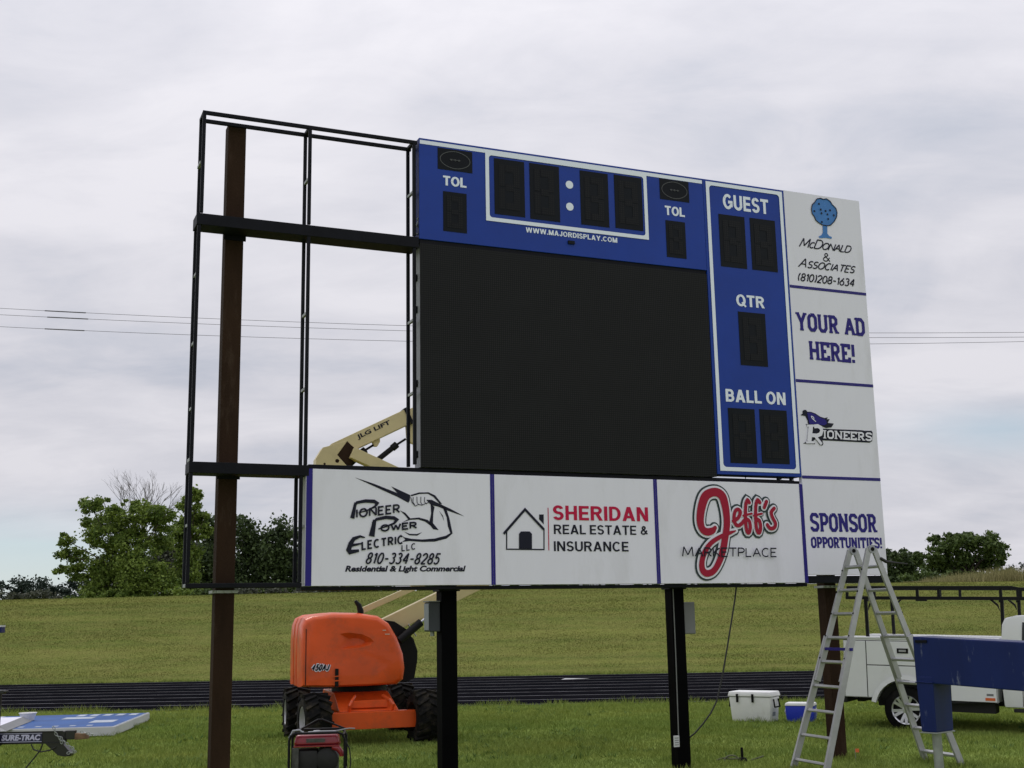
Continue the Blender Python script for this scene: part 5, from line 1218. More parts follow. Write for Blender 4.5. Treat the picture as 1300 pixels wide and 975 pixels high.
# ---------------------------------------------------------------- ladder
FRAMES['ladder'] = (Vector((3.91, 13.68, 0)), -1.209)       # x runs along the rungs towards the camera, y towards the right pair of feet
ld = thing('step_ladder', 'tall aluminium ladder opened as an A in front of the lowest right sign', 'ladder', (0, 0, 0), 'ladder')
S_, H_, WB, WT = 0.89, 2.385, 0.604, 0.37
def lpt(side, t, off=0.0, edge=1):
    """point on a rail: t=0 foot, 1 top"""
    return Vector((edge * (WB / 2 * (1 - t) + WT / 2 * t + off), side * (S_ * (1 - t) + 0.035 * t), H_ * t))
def lm(mb, name, m='alu', parent=ld, **k): return mb.build(name, M[m], parent, **k)
for side in (-1, 1):
    nrm = Vector((0, side * H_, S_)).normalized()
    for e in (-1, 1):
        r = MB(); r.bar(lpt(side, 0.0, 0.0, e), lpt(side, 0.60, 0.0, e), 0.030, 0.075, up=nrm); rr_ = lm(r, 'outer_rail', bevel=0.004)
        r = MB(); r.bar(lpt(side, 0.40, -0.033, e), lpt(side, 1.0, -0.015, e), 0.028, 0.066, up=nrm); lm(r, 'inner_rail', bevel=0.004)
        f_ = MB(); p = lpt(side, 0.0, 0, e); f_.box(p.x - 0.022, p.x + 0.022, p.y - 0.05, p.y + 0.05, -0.005, 0.03); lm(f_, 'foot', 'rubber', bevel=0.006)
        for t in [0.10 * k for k in range(5, 10)]:
            hl = MB(); q = lpt(side, t, -0.018, e) + nrm * 0.0; hl.lathe([(0, 0.011), (0.004, 0.011)], q + Vector((e * 0.0, 0, 0)) + nrm * 0.034, nrm, 10); lm(hl, 'rung_hole', 'rubber')
    for k in range(9):
        t = 0.055 + 0.108 * k
        inner = t > 0.46
        w0 = -0.045 if inner else -0.012
        a, b = lpt(side, t, w0, -1), lpt(side, t, w0, 1)
        rg = MB(); rg.bar(a, b, 0.046, 0.028, up=nrm.cross(Vector((1, 0, 0)))); lm(rg, 'rung', bevel=0.006)
        if not inner and k % 2 == 0:
            for e in (-1, 1):
                g = MB(); g.bar(lpt(side, t, -0.012, e), lpt(side, t - 0.035, -0.07, e) + Vector((e * 0.06, 0, 0)), 0.022, 0.010, up=nrm); lm(g, 'rung_brace')
    if side == -1:
        lk = MB(); lk.bar(lpt(side, 0.545, 0.03, -1), lpt(side, 0.545, 0.03, 1), 0.035, 0.03, up=(0, 0, 1)); lm(lk, 'lock_bar', 'purple')
for e in (-1, 1):
    hg = MB(); c = Vector((e * (WT / 2 - 0.015), 0, H_ - 0.005)); hg.lathe([(-0.022, 0.045), (0.022, 0.045)], c, (1, 0, 0), 18); hh = lm(hg, 'hinge', 'alu_side', smooth=40)
    k = MB(); k.lathe([(-0.03, 0.022), (0.03, 0.022)], c, (1, 0, 0), 12); lm(k, 'hinge_knob', 'rubber', hh)
cl = MB(); cl.tube([(WT / 2, 0.10, 2.28), (WT / 2 + 0.02, 0.16, 2.24), (WT / 2 + 0.03, 0.30, 2.225), (WT / 2 + 0.03, 0.44, 2.215)], [0.018, 0.02, 0.012, 0.008], 6)
solo(cl, 'hand_tool', M['cable'], 'small black tool hooked on the right rail near the top of the ladder', 'tool', (WT / 2, 0.1, 2.2), 'ladder', smooth=50)

# ---------------------------------------------------------------- coolers
M['cooler_white'] = mat('white_cooler_plastic', (0.78, 0.78, 0.77), 0.5, var=0.04, vscale=5, dirt=(0.6, 0.59, 0.55), dscale=4, dlo=0.55, dhi=0.8)
M['cooler_blue'] = mat('blue_cooler_plastic', (0.013, 0.035, 0.52), 0.42, var=0.06)
FRAMES['cooler'] = (Vector((3.80, 19.95, 0)), math.radians(-33))
ck = thing('cooler', 'large white hard cooler with black latches on the grass', 'cooler', (0, 0, 0), 'cooler')
def taper(mb, w0, d0, z0, w1, d1, z1):
    a, b, c, d = w0 / 2, d0 / 2, w1 / 2, d1 / 2
    return mb.add([(-a, -b, z0), (a, -b, z0), (a, b, z0), (-a, b, z0), (-c, -d, z1), (c, -d, z1), (c, d, z1), (-c, d, z1)], [(0, 3, 2, 1), (4, 5, 6, 7), (0, 1, 5, 4), (1, 2, 6, 5), (2, 3, 7, 6), (3, 0, 4, 7)])
taper(MB(), 0.64, 0.36, 0.0, 0.70, 0.41, 0.395).build('body', M['cooler_white'], ck, bevel=0.025, smooth=40)
taper(MB(), 0.735, 0.44, 0.400, 0.70, 0.41, 0.475).build('lid', M['cooler_white'], ck, bevel=0.018, smooth=40)
MB().box(-0.345, 0.345, -0.201, 0.201, 0.393, 0.402).build('gasket', M['box_grey'], ck)
for x in (-0.2, 0.06):
    m_ = MB(); m_.box(x - 0.018, x + 0.018, -0.232, -0.212, 0.31, 0.44); m_.build('latch', M['rubber'], ck, bevel=0.006)
for e in (-1, 1):
    m_ = MB(); x = e * 0.365
    m_.tube([(x, -0.10, 0.36), (x + e * 0.018, -0.11, 0.24), (x + e * 0.018, 0.11, 0.24), (x, 0.10, 0.36)], 0.013, 8); m_.build('handle', M['rubber'], ck)
MB().box(-0.02, 0.05, -0.188, -0.183, 0.03, 0.05).build('badge', M['box_grey'], ck)
m_ = MB(); m_.add([(0.333, -0.10, 0.10), (0.333, 0.03, 0.10), (0.337, 0.03, 0.16), (0.337, -0.10, 0.16)], [(0, 1, 2, 3)]); m_.build('sticker', M['boxl'], ck)
FRAMES['cooler_blue'] = (Vector((4.49, 19.72, 0)), math.radians(-22))
cb_ = thing('cooler', 'small blue cooler with a white lid, seen between the ladder rails', 'cooler', (0, 0, 0), 'cooler_blue')
taper(MB(), 0.42, 0.27, 0.0, 0.45, 0.30, 0.255).build('body', M['cooler_blue'], cb_, bevel=0.015, smooth=40)
taper(MB(), 0.465, 0.315, 0.257, 0.44, 0.29, 0.30).build('lid', M['cooler_white'], cb_, bevel=0.012, smooth=40)
m_ = MB(); m_.tube([(-0.235, 0, 0.22), (-0.25, -0.02, 0.16), (-0.235, 0, 0.10)], 0.01, 6); m_.tube([(0.235, 0, 0.22), (0.25, -0.02, 0.16), (0.235, 0, 0.10)], 0.01, 6); m_.build('handle', M['cooler_white'], cb_)

# ---------------------------------------------------------------- dark stake with a coil of cord in the grass
sk = thing('ground_stake', 'short black upright stake with a coil of pale cord lying in the grass', 'stake', (2.60, 14.58, 0), None)
m_ = MB(); m_.lathe([(0, 0.055), (0.03, 0.058), (0.055, 0.04), (0.06, 0.016), (0.165, 0.015), (0.17, 0.010)], (2.60, 14.58, 0.0), (0, 0, 1), 14); m_.build('stake', M['rubber'], sk, smooth=40)
m_ = MB(); m_.tube([(2.56 + 0.0 - 0.09 + 0.085 * math.cos(t), 14.55 + 0.02 * math.cos(t), 0.03 + 0.055 * math.sin(t)) for t in [math.pi * k / 10 for k in range(11)]], 0.010, 6); m_.tube([(2.30, 14.6, 0.03), (2.38, 14.56, 0.055), (2.47, 14.55, 0.045), (2.56, 14.56, 0.05)], 0.012, 6); m_.tube([(2.70, 14.55, 0.03), (2.78, 14.53, 0.055), (2.84, 14.52, 0.075)], 0.011, 6)
M['cord'] = mat('dull_cord', (0.11, 0.12, 0.065), 0.8, var=0.4, vscale=20)
m_.build('cord', M['cord'], sk, smooth=50)
fl = thing('marking_flag', 'tiny orange marker flag in the grass beside the rightmost post', 'marker', (3.86, 14.36, 0), None)
MB().tube([(3.86, 14.36, -0.02), (3.86, 14.36, 0.16)], 0.003, 5).build('wire', M['galv'], fl)
M['flag'] = mat('orange_flag', (0.75, 0.16, 0.04), 0.6)
MB().box(3.861, 3.905, 14.358, 14.362, 0.115, 0.155).build('flag', M['flag'], fl)

# ---------------------------------------------------------------- pickup with a service body
M['truck'] = mat('white_truck_paint', (0.74, 0.75, 0.76), 0.3, var=0.03, vscale=2, coat=0.25, dirt=(0.62, 0.62, 0.60), dscale=2.5, dlo=0.55, dhi=0.85)
M['under'] = mat('dark_underbody', (0.012, 0.012, 0.012), 0.85)
M['glass'] = mat('dark_window_glass', (0.012, 0.014, 0.018), 0.08, spec=0.8)
M['alloy'] = mat('bright_alloy', (0.62, 0.63, 0.65), 0.28, metal=0.75, var=0.08)
M['rack'] = mat('black_rack_steel', (0.006, 0.006, 0.007), 0.5, spec=0.2)
M['lamp_orange'] = mat('orange_reflector', (0.65, 0.13, 0.03), 0.3)
M['lamp_red'] = mat('red_lens', (0.45, 0.02, 0.02), 0.25)
FRAMES['truck'] = (Vector((5.55, 17.83, 0)), math.radians(-30))
tk = thing('pickup_truck', 'white pickup with a service body and black ladder rack, partly behind the blue beam', 'truck', (0, 0, 0), 'truck')
tk.rotation_euler = (0, 0.028, math.radians(-30))
def tm(mb, name, m, parent=tk, **k): return mb.build(name, M[m], parent, **k)
WR, WZ, AR = 0.320, 0.302, 0.435
def arch(x0, r, a0, a1, n=14): return [(x0 + r * math.cos(math.radians(a0 + (a1 - a0) * k / n)), WZ + r * math.sin(math.radians(a0 + (a1 - a0) * k / n))) for k in range(n + 1)]
aa = math.degrees(math.asin((0.455 - WZ) / AR))
side = [(-0.86, 0.455)] + arch(0, AR, 180 - aa, aa) + [(1.25, 0.455), (1.25, 1.29), (-0.86, 1.29)]
for y0, y1 in ((0.012, 0.42), (1.50, 1.89)):
    mb = MB(); mb.prism(side, y0, y1); tm(mb, 'service_body', 'truck')
mb = MB(); mb.box(-0.86, 1.25, 0.43, 1.49, 0.70, 0.76); tm(mb, 'bed_floor', 'truck')
mb = MB(); mb.box(-0.862, -0.80, 0.43, 1.49, 0.77, 1.22); tm(mb, 'tailgate', 'truck', bevel=0.01)
for y0, y1 in ((0.0, 0.43), (1.48, 1.90)):
    mb = MB(); mb.box(-0.875, 1.26, y0, y1, 1.292, 1.322); tm(mb, 'top_rail', 'truck', bevel=0.008)
gp = MB(); gp.prism([(-0.856, 0.458), (-0.45, 0.458)] + arch(0, 0.452, 166, 14) + [(1.245, 0.458), (1.245, 1.27), (-0.856, 1.27)], 0.0095, 0.0118); tm(gp, 'door_gaps', 'under')
def door(poly, name='compartment_door'):
    mb = MB(); mb.prism(poly, 0.0, 0.0115); return tm(mb, name, 'truck', bevel=0.003)
door([(-0.852, 0.462), (-0.535, 0.462), (-0.535, 1.262), (-0.852, 1.262)])
d2 = door([(-0.522, 0.925), (0.62, 0.925), (0.62, 1.262), (-0.522, 1.262)])
door([(-0.522, 0.462), (-0.452, 0.462)] + arch(0, 0.475, 165, 15)  + [(0.62, 0.462), (0.62, 0.912), (-0.522, 0.912)])
door([(0.64, 0.462), (1.24, 0.462), (1.24, 1.262), (0.64, 1.262)])
fl_ = MB(); o_ = arch(0, AR + 0.055, 168, 12); i_ = arch(0, AR - 0.012, 168, 12); n = len(o_)
fl_.v = [(x, -0.014, z) for x, z in o_] + [(x, -0.022, z) for x, z in i_] + [(x, 0.05, z) for x, z in i_]
fl_.f = [(i, i + 1, n + i + 1, n + i) for i in range(n - 1)] + [(n + i, n + i + 1, 2 * n + i + 1, 2 * n + i) for i in range(n - 1)]
tm(fl_, 'arch_flare', 'truck', smooth=40)
mb = MB(); mb.box(-0.085, 0.075, -0.008, -0.001, 1.095, 1.165); lt_ = tm(mb, 'door_latch', 'rubber', d2, bevel=0.004)
mb = MB(); mb.box(-0.055, 0.045, -0.012, -0.0085, 1.115, 1.145); tm(mb, 'door_latch_paddle', 'alu', d2, bevel=0.003)
mb = MB(); mb.box(1.09, 1.22, -0.006, -0.001, 0.482, 0.520); tm(mb, 'side_marker', 'lamp_orange', bevel=0.002)
mb = MB(); mb.rect(1.11, 1.20, 0.545, 0.575, -0.0015); tm(mb, 'badge', 'box_grey')
# chassis and cab
mb = MB(); mb.box(-0.80, 3.6, 0.45, 0.60, 0.38, 0.53); mb.box(-0.80, 3.6, 1.30, 1.45, 0.38, 0.53); mb.box(-0.80, -0.70, 0.45, 1.45, 0.36, 0.50); mb.box(0.45, 1.20, 0.10, 0.42, 0.30, 0.452); mb.box(-0.1, 0.1, 0.1, 1.8, 0.28, 0.40); tm(mb, 'chassis', 'under')
mb = MB(); mb.prism([(-AR, 0.45)] + arch(0, AR - 0.02, 175, 5) + [(AR, 0.45)], 0.16, 0.40); tm(mb, 'wheel_housing', 'under')
mb = MB(); mb.box(-1.0, -0.87, 0.15, 1.75, 0.36, 0.50); tm(mb, 'rear_bumper', 'under', bevel=0.01)
cab = [(1.33, 0.40), (1.31, 0.70), (1.34, 1.30), (1.36, 1.52), (1.40, 1.61), (1.55, 1.65), (2.0, 1.675), (2.45, 1.66), (2.60, 1.62), (3.15, 1.18), (4.35, 1.08), (4.50, 0.95), (4.52, 0.55), (4.25, 0.45)] + [(x, z) for x, z in arch(3.65, AR, 14, 166)] + [(3.1, 0.40)]
mb = MB(); mb.prism(cab, 0.03, 1.86); cb2 = tm(mb, 'cab', 'truck', bevel=0.03, smooth=35)
for (x0, x1) in ((1.60, 2.0), (2.08, 2.62)):
    zt = 1.56; pts = [(x0, 1.20), (x1, 1.20), (x1 - 0.05 if x1 < 2.3 else x1 - 0.12, zt), (x0 + 0.03, zt)]
    mb = MB(); mb.prism(pts, 0.018, 0.029); tm(mb, 'side_window', 'glass', bevel=0.004)
mb = MB()
for x in (1.575, 2.04, 2.75): mb.bar((x, 0.0275, 0.42), (x + 0.02, 0.0275, 1.19), 0.008, 0.004, up=(0, 1, 0))
tm(mb, 'door_seams', 'under')
for x in (1.66, 2.14): mb = MB(); mb.box(x, x + 0.14, -0.005, 0.0285, 1.07, 1.105); tm(mb, 'door_handle', 'truck', bevel=0.008)
mb = MB(); mb.box(2.72, 2.84, -0.16, 0.02, 1.16, 1.36); tm(mb, 'mirror', 'rubber', bevel=0.02)
mb = MB(); mb.add([(2.62, 0.12, 1.615), (3.13, 0.12, 1.205), (3.13, 1.77, 1.205), (2.62, 1.77, 1.615)], [(0, 1, 2, 3)]); mb.v = [(x + 0.02, y, z + 0.02) for x, y, z in mb.v]; tm(mb, 'windscreen', 'glass')
mb = MB(); mb.box(4.30, 4.53, 0.05, 0.30, 0.80, 0.97); tm(mb, 'headlight', 'glass', bevel=0.02)
mb = MB(); mb.box(1.45, 3.05, 0.0, 0.14, 0.34, 0.385); tm(mb, 'side_step', 'under', bevel=0.01)
def road_wheel(cx, cy, out):
    w = thing_part('wheel', tk); c = (cx, cy, WZ)
    t = MB(); o = out
    t.lathe([(o * 0.02, WR * 0.64), (o * 0.0, WR * 0.72), (o * -0.01, WR * 0.90), (o * -0.035, WR * 0.985), (o * -0.09, WR), (o * -0.17, WR), (o * -0.225, WR * 0.97), (o * -0.24, WR * 0.66)], c, (0, 1, 0), 48, True); tm(t, 'tyre', 'rubber', w, smooth=35)
    r = MB(); r.lathe([(o * 0.018, WR * 0.655), (o * 0.008, WR * 0.60), (o * -0.06, WR * 0.57), (o * -0.065, 0.02)], c, (0, 1, 0), 40, False, False); tm(r, 'rim_dish', 'under', w, smooth=35)
    r = MB(); r.lathe([(o * 0.012, WR * 0.66), (o * 0.018, WR * 0.63), (o * 0.006, WR * 0.585), (o * -0.02, WR * 0.58)], c, (0, 1, 0), 40, True)
    for k in range(6):
        for d in (-0.13, 0.13):
            a = 2 * math.pi * k / 6 + 0.3
            p = Vector((cx + math.cos(a + d * 0.8) * 0.055, cy + o * -0.012, WZ + math.sin(a + d * 0.8) * 0.055)); q = Vector((cx + math.cos(a + d * 1.5) * WR * 0.60, cy + o * 0.002, WZ + math.sin(a + d * 1.5) * WR * 0.60))
            r.bar(p, q, 0.040, 0.03, up=(0, 1, 0))
    r.lathe([(o * -0.03, 0.062), (o * 0.0, 0.058), (o * 0.004, 0.03), (o * 0.004, 0.0)], c, (0, 1, 0), 20)
    tm(r, 'rim', 'alloy', w, smooth=30)
for cx in (0.0, 3.65):
    road_wheel(cx, 0.04, -1); road_wheel(cx, 1.86, 1)
# rack
def rk(mb, name='rack_bar', parent=None, **k): return mb.build(name, M['rack'], parent or rack, bevel=0.004)
rack = thing_part('ladder_rack', tk)
for y, s in ((0.12, 1), (1.78, -1)):
    mb = MB(); mb.bar((-0.80, y, 2.035), (1.52, y, 2.035), 0.045, 0.045); mb.bar((1.50, y, 2.035), (2.10, y + s * 0.10, 1.93), 0.04, 0.045); rk(mb, 'upper_rail')
    mb = MB(); mb.bar((-0.82, y, 1.885), (3.0, y, 1.885), 0.05, 0.045); rk(mb, 'lower_rail')
    for x in (-0.80, 0.22, 0.52, 1.36, 1.62):
        mb = MB(); mb.bar((x, y, 1.905), (x, y, 2.015), 0.04, 0.035, up=(0, 1, 0)); rk(mb, 'rail_post')
    for x, d in ((-0.52, 1), (1.36, -1)):
        mb = MB(); mb.bar((x, y, 1.323), (x - 0.01 * d, y, 1.863), 0.045, 0.045, up=(0, 1, 0)); rk(mb, 'leg')
        mb = MB(); mb.prism([(x + d * 0.02, 1.70), (x + d * 0.06, 1.78), (x + d * 0.15, 1.862), (x + d * 0.11, 1.862), (x + d * 0.04, 1.80)], y - 0.012, y + 0.012); mb.box(x - 0.03, x + 0.03, y - 0.028, y + 0.028, 1.83, 1.862); rk(mb, 'gusset')
for x in (-0.78, 1.36, 3.0):
    mb = MB(); mb.bar((x, 0.14, 1.885), (x, 1.76, 1.885), 0.045, 0.045); rk(mb, 'cross_bar')
mb = MB(); mb.bar((0.20, 0.085, 1.855), (0.36, 0.085, 1.855), 0.02, 0.03); rk(mb, 'tie_hook')

# ---------------------------------------------------------------- blue outrigger beam, foreground right
M['blue_steel'] = mat('scuffed_blue_paint', (0.004, 0.014, 0.098), 0.45, spec=0.25, var=0.2, vscale=2.0, dirt=(0.17, 0.19, 0.27), dscale=5.5, dlo=0.58, dhi=0.68, stretch=(1.4, 1.4, 0.30), rvar=0.1)
FRAMES['beam'] = (Vector((3.70, 11.50, 0)), math.radians(-50))
bm_ = thing('outrigger_beam', 'scuffed dark blue steel beam with a box leg on a jack, in front of the pickup', 'beam', (0, 0, 0), 'beam')
def bz(x): return -0.046 * x
mb = MB(); L_ = 2.6
mb.add([(0, 0, 1.045), (L_, 0, 1.045 + bz(L_)), (L_, 0.31, 1.045 + bz(L_)), (0, 0.31, 1.045), (0, 0, 1.462), (L_, 0, 1.462 + bz(L_)), (L_, 0.31, 1.462 + bz(L_)), (0, 0.31, 1.462)],
       [(0, 3, 2, 1), (4, 5, 6, 7), (0, 1, 5, 4), (1, 2, 6, 5), (2, 3, 7, 6), (3, 0, 4, 7)]); mb.build('beam_arm', M['blue_steel'], bm_, bevel=0.012)
mb = MB(); mb.add([(0.004, -0.004, 1.10), (0.175, -0.004, 1.10), (0.175, 0.30, 1.10), (0.004, 0.30, 1.10), (0.02, -0.002, 0.605), (0.17, -0.002, 0.605), (0.17, 0.29, 0.605), (0.02, 0.29, 0.605)],
                  [(0, 1, 2, 3), (7, 6, 5, 4), (4, 5, 1, 0), (5, 6, 2, 1), (6, 7, 3, 2), (7, 4, 0, 3)]); mb.build('box_leg', M['blue_steel'], bm_, bevel=0.008)
wd = MB(); wd.tube([(0.0, -0.007, 1.046), (0.06, -0.008, 1.050), (0.12, -0.007, 1.045), (0.178, -0.008, 1.048)], 0.007, 6); wd.build('weld_bead', M['blue_steel'], bm_, smooth=60)
mb = MB(); mb.box(0.01, 0.18, -0.012, 0.30, 0.592, 0.604); mb.build('leg_plate', M['galv'], bm_, bevel=0.003)
mb = MB(); mb.tube([(0.095, 0.12, 0.59), (0.095, 0.12, 0.02)], 0.043, 16); jk = mb.build('jack_tube', M['galv'], bm_, smooth=40)
mb = MB(); mb.box(-0.03, 0.22, 0.0, 0.24, -0.01, 0.02); mb.build('jack_pad', M['galv'], jk, bevel=0.004)
mb = MB(); mb.box(0.03, 0.15, -0.014, 0.0, 1.405, 1.43); mb.build('lifting_lug', M['steel'], bm_, bevel=0.003)
mb = MB(); mb.box(L_ - 0.2, L_ - 0.02, 0.0, 0.3, 0.0, 0.93); mb.build('box_leg', M['blue_steel'], bm_, bevel=0.008)

# ---------------------------------------------------------------- generator
M['gen_red'] = mat('dark_red_tank_paint', (0.27, 0.011, 0.025), 0.3, var=0.12, coat=0.3)
M['gen_black'] = mat('engine_black', (0.012, 0.012, 0.013), 0.6, var=0.3, vscale=12)
M['gen_metal'] = mat('dull_engine_metal', (0.09, 0.09, 0.09), 0.5, metal=0.5, var=0.4, vscale=14)
FRAMES['gen'] = (Vector((-2.20, 13.72, 0)), math.radians(6))
gn = thing('generator', 'portable generator with a dark red tank in a black tube frame', 'generator', (0, 0, 0), 'gen')
def gm(mb, name, m, parent=gn, **k): return mb.build(name, M[m], parent, **k)
for y in (-0.24, 0.24):
    f_ = MB(); f_.tube([(-0.30, y, 0.03), (-0.30, y, 0.44), (-0.285, y, 0.49), (-0.24, y, 0.515), (0.22, y, 0.515), (0.27, y, 0.495), (0.295, y, 0.44), (0.295, y, 0.03), (0.25, y, 0.015), (-0.26, y, 0.015), (-0.30, y, 0.03)], 0.014, 8); gm(f_, 'frame_hoop', 'rack', smooth=60)
for x, z in ((-0.30, 0.10), (0.295, 0.10), (-0.28, 0.49), (0.28, 0.49)):
    f_ = MB(); f_.tube([(x, -0.24, z), (x, 0.24, z)], 0.012, 8); gm(f_, 'frame_tie', 'rack', smooth=60)
f_ = MB(); f_.tube([(-0.20, 0.1, 0.53), (-0.02, 0.14, 0.625), (0.03, 0.14, 0.627), (0.30, 0.1, 0.52)], 0.010, 7); gm(f_, 'lifting_handle', 'rack', smooth=60)
f_ = MB(); f_.tube([(-0.30, -0.23, 0.47), (-0.26, -0.235, 0.545), (-0.19, -0.235, 0.55), (-0.14, -0.235, 0.51)], 0.011, 7); f_.tube([(-0.10, -0.22, 0.522), (0.02, -0.22, 0.53), (0.20, -0.22, 0.528)], 0.010, 7); f_.tube([(0.20, -0.2, 0.53), (0.34, -0.16, 0.55), (0.40, -0.16, 0.545)], 0.008, 6); gm(f_, 'handle_grip', 'alu_side', smooth=60)
t = MB(); t.add([(-0.26, -0.20, 0.385), (0.24, -0.20, 0.385), (0.24, 0.20, 0.385), (-0.26, 0.20, 0.385), (-0.23, -0.185, 0.495), (0.21, -0.185, 0.495), (0.21, 0.185, 0.495), (-0.23, 0.185, 0.495)], [(0, 3, 2, 1), (4, 5, 6, 7), (0, 1, 5, 4), (1, 2, 6, 5), (2, 3, 7, 6), (3, 0, 4, 7)]); tank = gm(t, 'fuel_tank', 'gen_red', bevel=0.035, smooth=40, seg=3)
t = MB(); t.lathe([(0, 0.045), (0.02, 0.045), (0.028, 0.035)], (-0.02, 0, 0.495), (0, 0, 1), 16); gm(t, 'fuel_cap', 'alu_side', tank, smooth=40)
t = MB(); t.box(-0.12, 0.08, -0.207, -0.2005, 0.415, 0.455); gm(t, 'tank_label', 'gen_metal', tank, bevel=0.002)
t = MB(); t.box(-0.255, 0.235, -0.205, 0.205, 0.366, 0.382); gm(t, 'tank_bracket', 'gen_red', bevel=0.003)
t = MB(); t.box(-0.24, 0.00, -0.16, 0.16, 0.10, 0.33); gm(t, 'alternator', 'gen_black', bevel=0.03, smooth=40)
t = MB(); t.lathe([(0, 0.12), (0.02, 0.13), (0.06, 0.12), (0.08, 0.05)], (0.10, -0.09, 0.23), (0, -1, 0), 20); gm(t, 'recoil_housing', 'gen_black', smooth=40)
t = MB(); t.box(0.0, 0.22, -0.10, 0.14, 0.08, 0.34); gm(t, 'engine_block', 'gen_metal', bevel=0.02)
t = MB(); t.tube([(0.16, -0.17, 0.36), (0.22, -0.18, 0.345), (0.255, -0.18, 0.30), (0.26, -0.18, 0.26)], [0.03, 0.034, 0.03, 0.022], 10); gm(t, 'air_duct', 'gen_red', smooth=50)
t = MB(); t.tube([(0.30, -0.2, 0.42), (0.345, -0.2, 0.34), (0.36, -0.2, 0.2), (0.34, -0.2, 0.06)], 0.008, 6); gm(t, 'cord', 'cable')
t = MB(); t.box(-0.27, -0.20, -0.20, -0.16, 0.06, 0.36); gm(t, 'control_panel', 'gen_metal', bevel=0.006)
t = MB(); t.box(-0.22, 0.2, -0.18, 0.18, 0.03, 0.075); gm(t, 'base_tray', 'gen_black', bevel=0.006)

# ---------------------------------------------------------------- trailer tongue at the left edge
M['tongue'] = mat('black_trailer_paint', (0.010, 0.010, 0.011), 0.35, var=0.2)
M['decal_blue'] = mat('dark_blue_decal', (0.012, 0.012, 0.05), 0.4)
M['lilac'] = mat('lilac_print', (0.48, 0.47, 0.66), 0.4)
M['brown_rust'] = mat('rusty_coupler', (0.16, 0.095, 0.055), 0.85, var=0.4, vscale=14, bump=0.3)
tr = thing('trailer_tongue', 'black trailer tongue with a lettered blue decal, chains and coupler at the left edge', 'trailer', (-5.6, 13.0, 0))
def tr_(mb, name, m, parent=tr, **k): return mb.build(name, M[m], parent, **k)
mb = MB(); mb.box(-7.4, -4.72, 12.96, 13.04, 0.512, 0.625); bmn = tr_(mb, 'tongue_beam', 'tongue', bevel=0.006)
mb = MB(); mb.box(-7.4, -4.74, 12.945, 12.96, 0.505, 0.513); mb.box(-7.4, -4.74, 12.945, 12.96, 0.624, 0.632); tr_(mb, 'beam_flange', 'tongue')
mb = MB(); mb.box(-5.44, -4.955, 12.953, 12.9595, 0.520, 0.618); dc = tr_(mb, 'decal', 'decal_blue', bmn)
tr_(text_mb([('SURE-TRAC', 1)], -5.375, -4.97, 0.540, 0.600, 12.9515, bold=0.05, shear=0.15), 'lettering', 'lilac', dc)
mb = MB(); mb.box(-5.44, -4.955, 12.952, 12.953, 0.608, 0.613); mb.box(-5.44, -4.955, 12.952, 12.953, 0.525, 0.530); tr_(mb, 'decal_line', 'lilac', dc)
mb = MB(); mb.prism([(-4.93, 0.515), (-4.75, 0.515), (-4.64, 0.40), (-4.65, 0.375), (-4.72, 0.372), (-4.78, 0.385)], 12.955, 13.045); tr_(mb, 'coupler_mount', 'tongue', bevel=0.004)
mb = MB(); mb.box(-4.725, -4.62, 12.97, 13.03, 0.54, 0.632); tr_(mb, 'coupler_plate', 'tongue', bevel=0.008)
mb = MB(); mb.add([(-4.62, 12.96, 0.535), (-4.48, 12.965, 0.545), (-4.48, 13.035, 0.545), (-4.62, 13.04, 0.535), (-4.62, 12.96, 0.605), (-4.50, 12.965, 0.595), (-4.50, 13.035, 0.595), (-4.62, 13.04, 0.605)], [(0, 3, 2, 1), (4, 5, 6, 7), (0, 1, 5, 4), (1, 2, 6, 5), (2, 3, 7, 6), (3, 0, 4, 7)]); tr_(mb, 'coupler', 'brown_rust', bevel=0.012, smooth=40)
def chain(pts, nl, name):
    mb = MB(); P = [Vector(p) for p in pts]
    for k in range(nl):
        t = k / (nl - 1) * (len(P) - 1); i = min(int(t), len(P) - 2); c = P[i].lerp(P[i + 1], t - i); d = (P[i + 1] - P[i]).normalized(); s = Vector((0, 1, 0)) if k % 2 else d.cross(Vector((0, 1, 0))).normalized()
        mb.tube([c + d * 0.020 * math.cos(a) + s * 0.012 * math.sin(a) for a in [2 * math.pi * j / 9 for j in range(10)]], 0.0045, 5)
    tr_(mb, name, 'galv')
chain([(-4.83, 12.94, 0.66), (-4.80, 12.93, 0.60), (-4.76, 12.93, 0.56), (-4.74, 12.93, 0.52)], 7, 'chain'); chain([(-4.75, 12.94, 0.56), (-4.68, 12.93, 0.50), (-4.62, 12.93, 0.455), (-4.60, 12.93, 0.42), (-4.66, 12.93, 0.41)], 9, 'chain'); chain([(-4.54, 12.95, 0.615), (-4.49, 12.94, 0.605), (-4.44, 12.95, 0.595)], 4, 'chain')
for pts in ([(-5.06, 12.95, 0.50), (-5.03, 12.94, 0.45), (-4.95, 12.94, 0.425), (-4.86, 12.94, 0.44), (-4.80, 12.95, 0.47)], [(-4.94, 12.95, 0.51), (-4.96, 12.94, 0.44), (-5.02, 12.93, 0.36), (-5.10, 12.92, 0.26), (-5.16, 12.92, 0.22), (-5.30, 12.92, 0.02)], [(-5.60, 12.95, 0.50), (-5.45, 12.94, 0.465), (-5.37, 12.95, 0.505)]):
    tr_(MB().tube(pts, 0.0075, 6), 'wiring', 'cable', smooth=60)
mb = MB(); mb.tube([(-5.405, 12.90, 0.0), (-5.405, 12.90, 1.02)], 0.028, 12); jk2 = tr_(mb, 'tongue_jack', 'tongue', smooth=40)
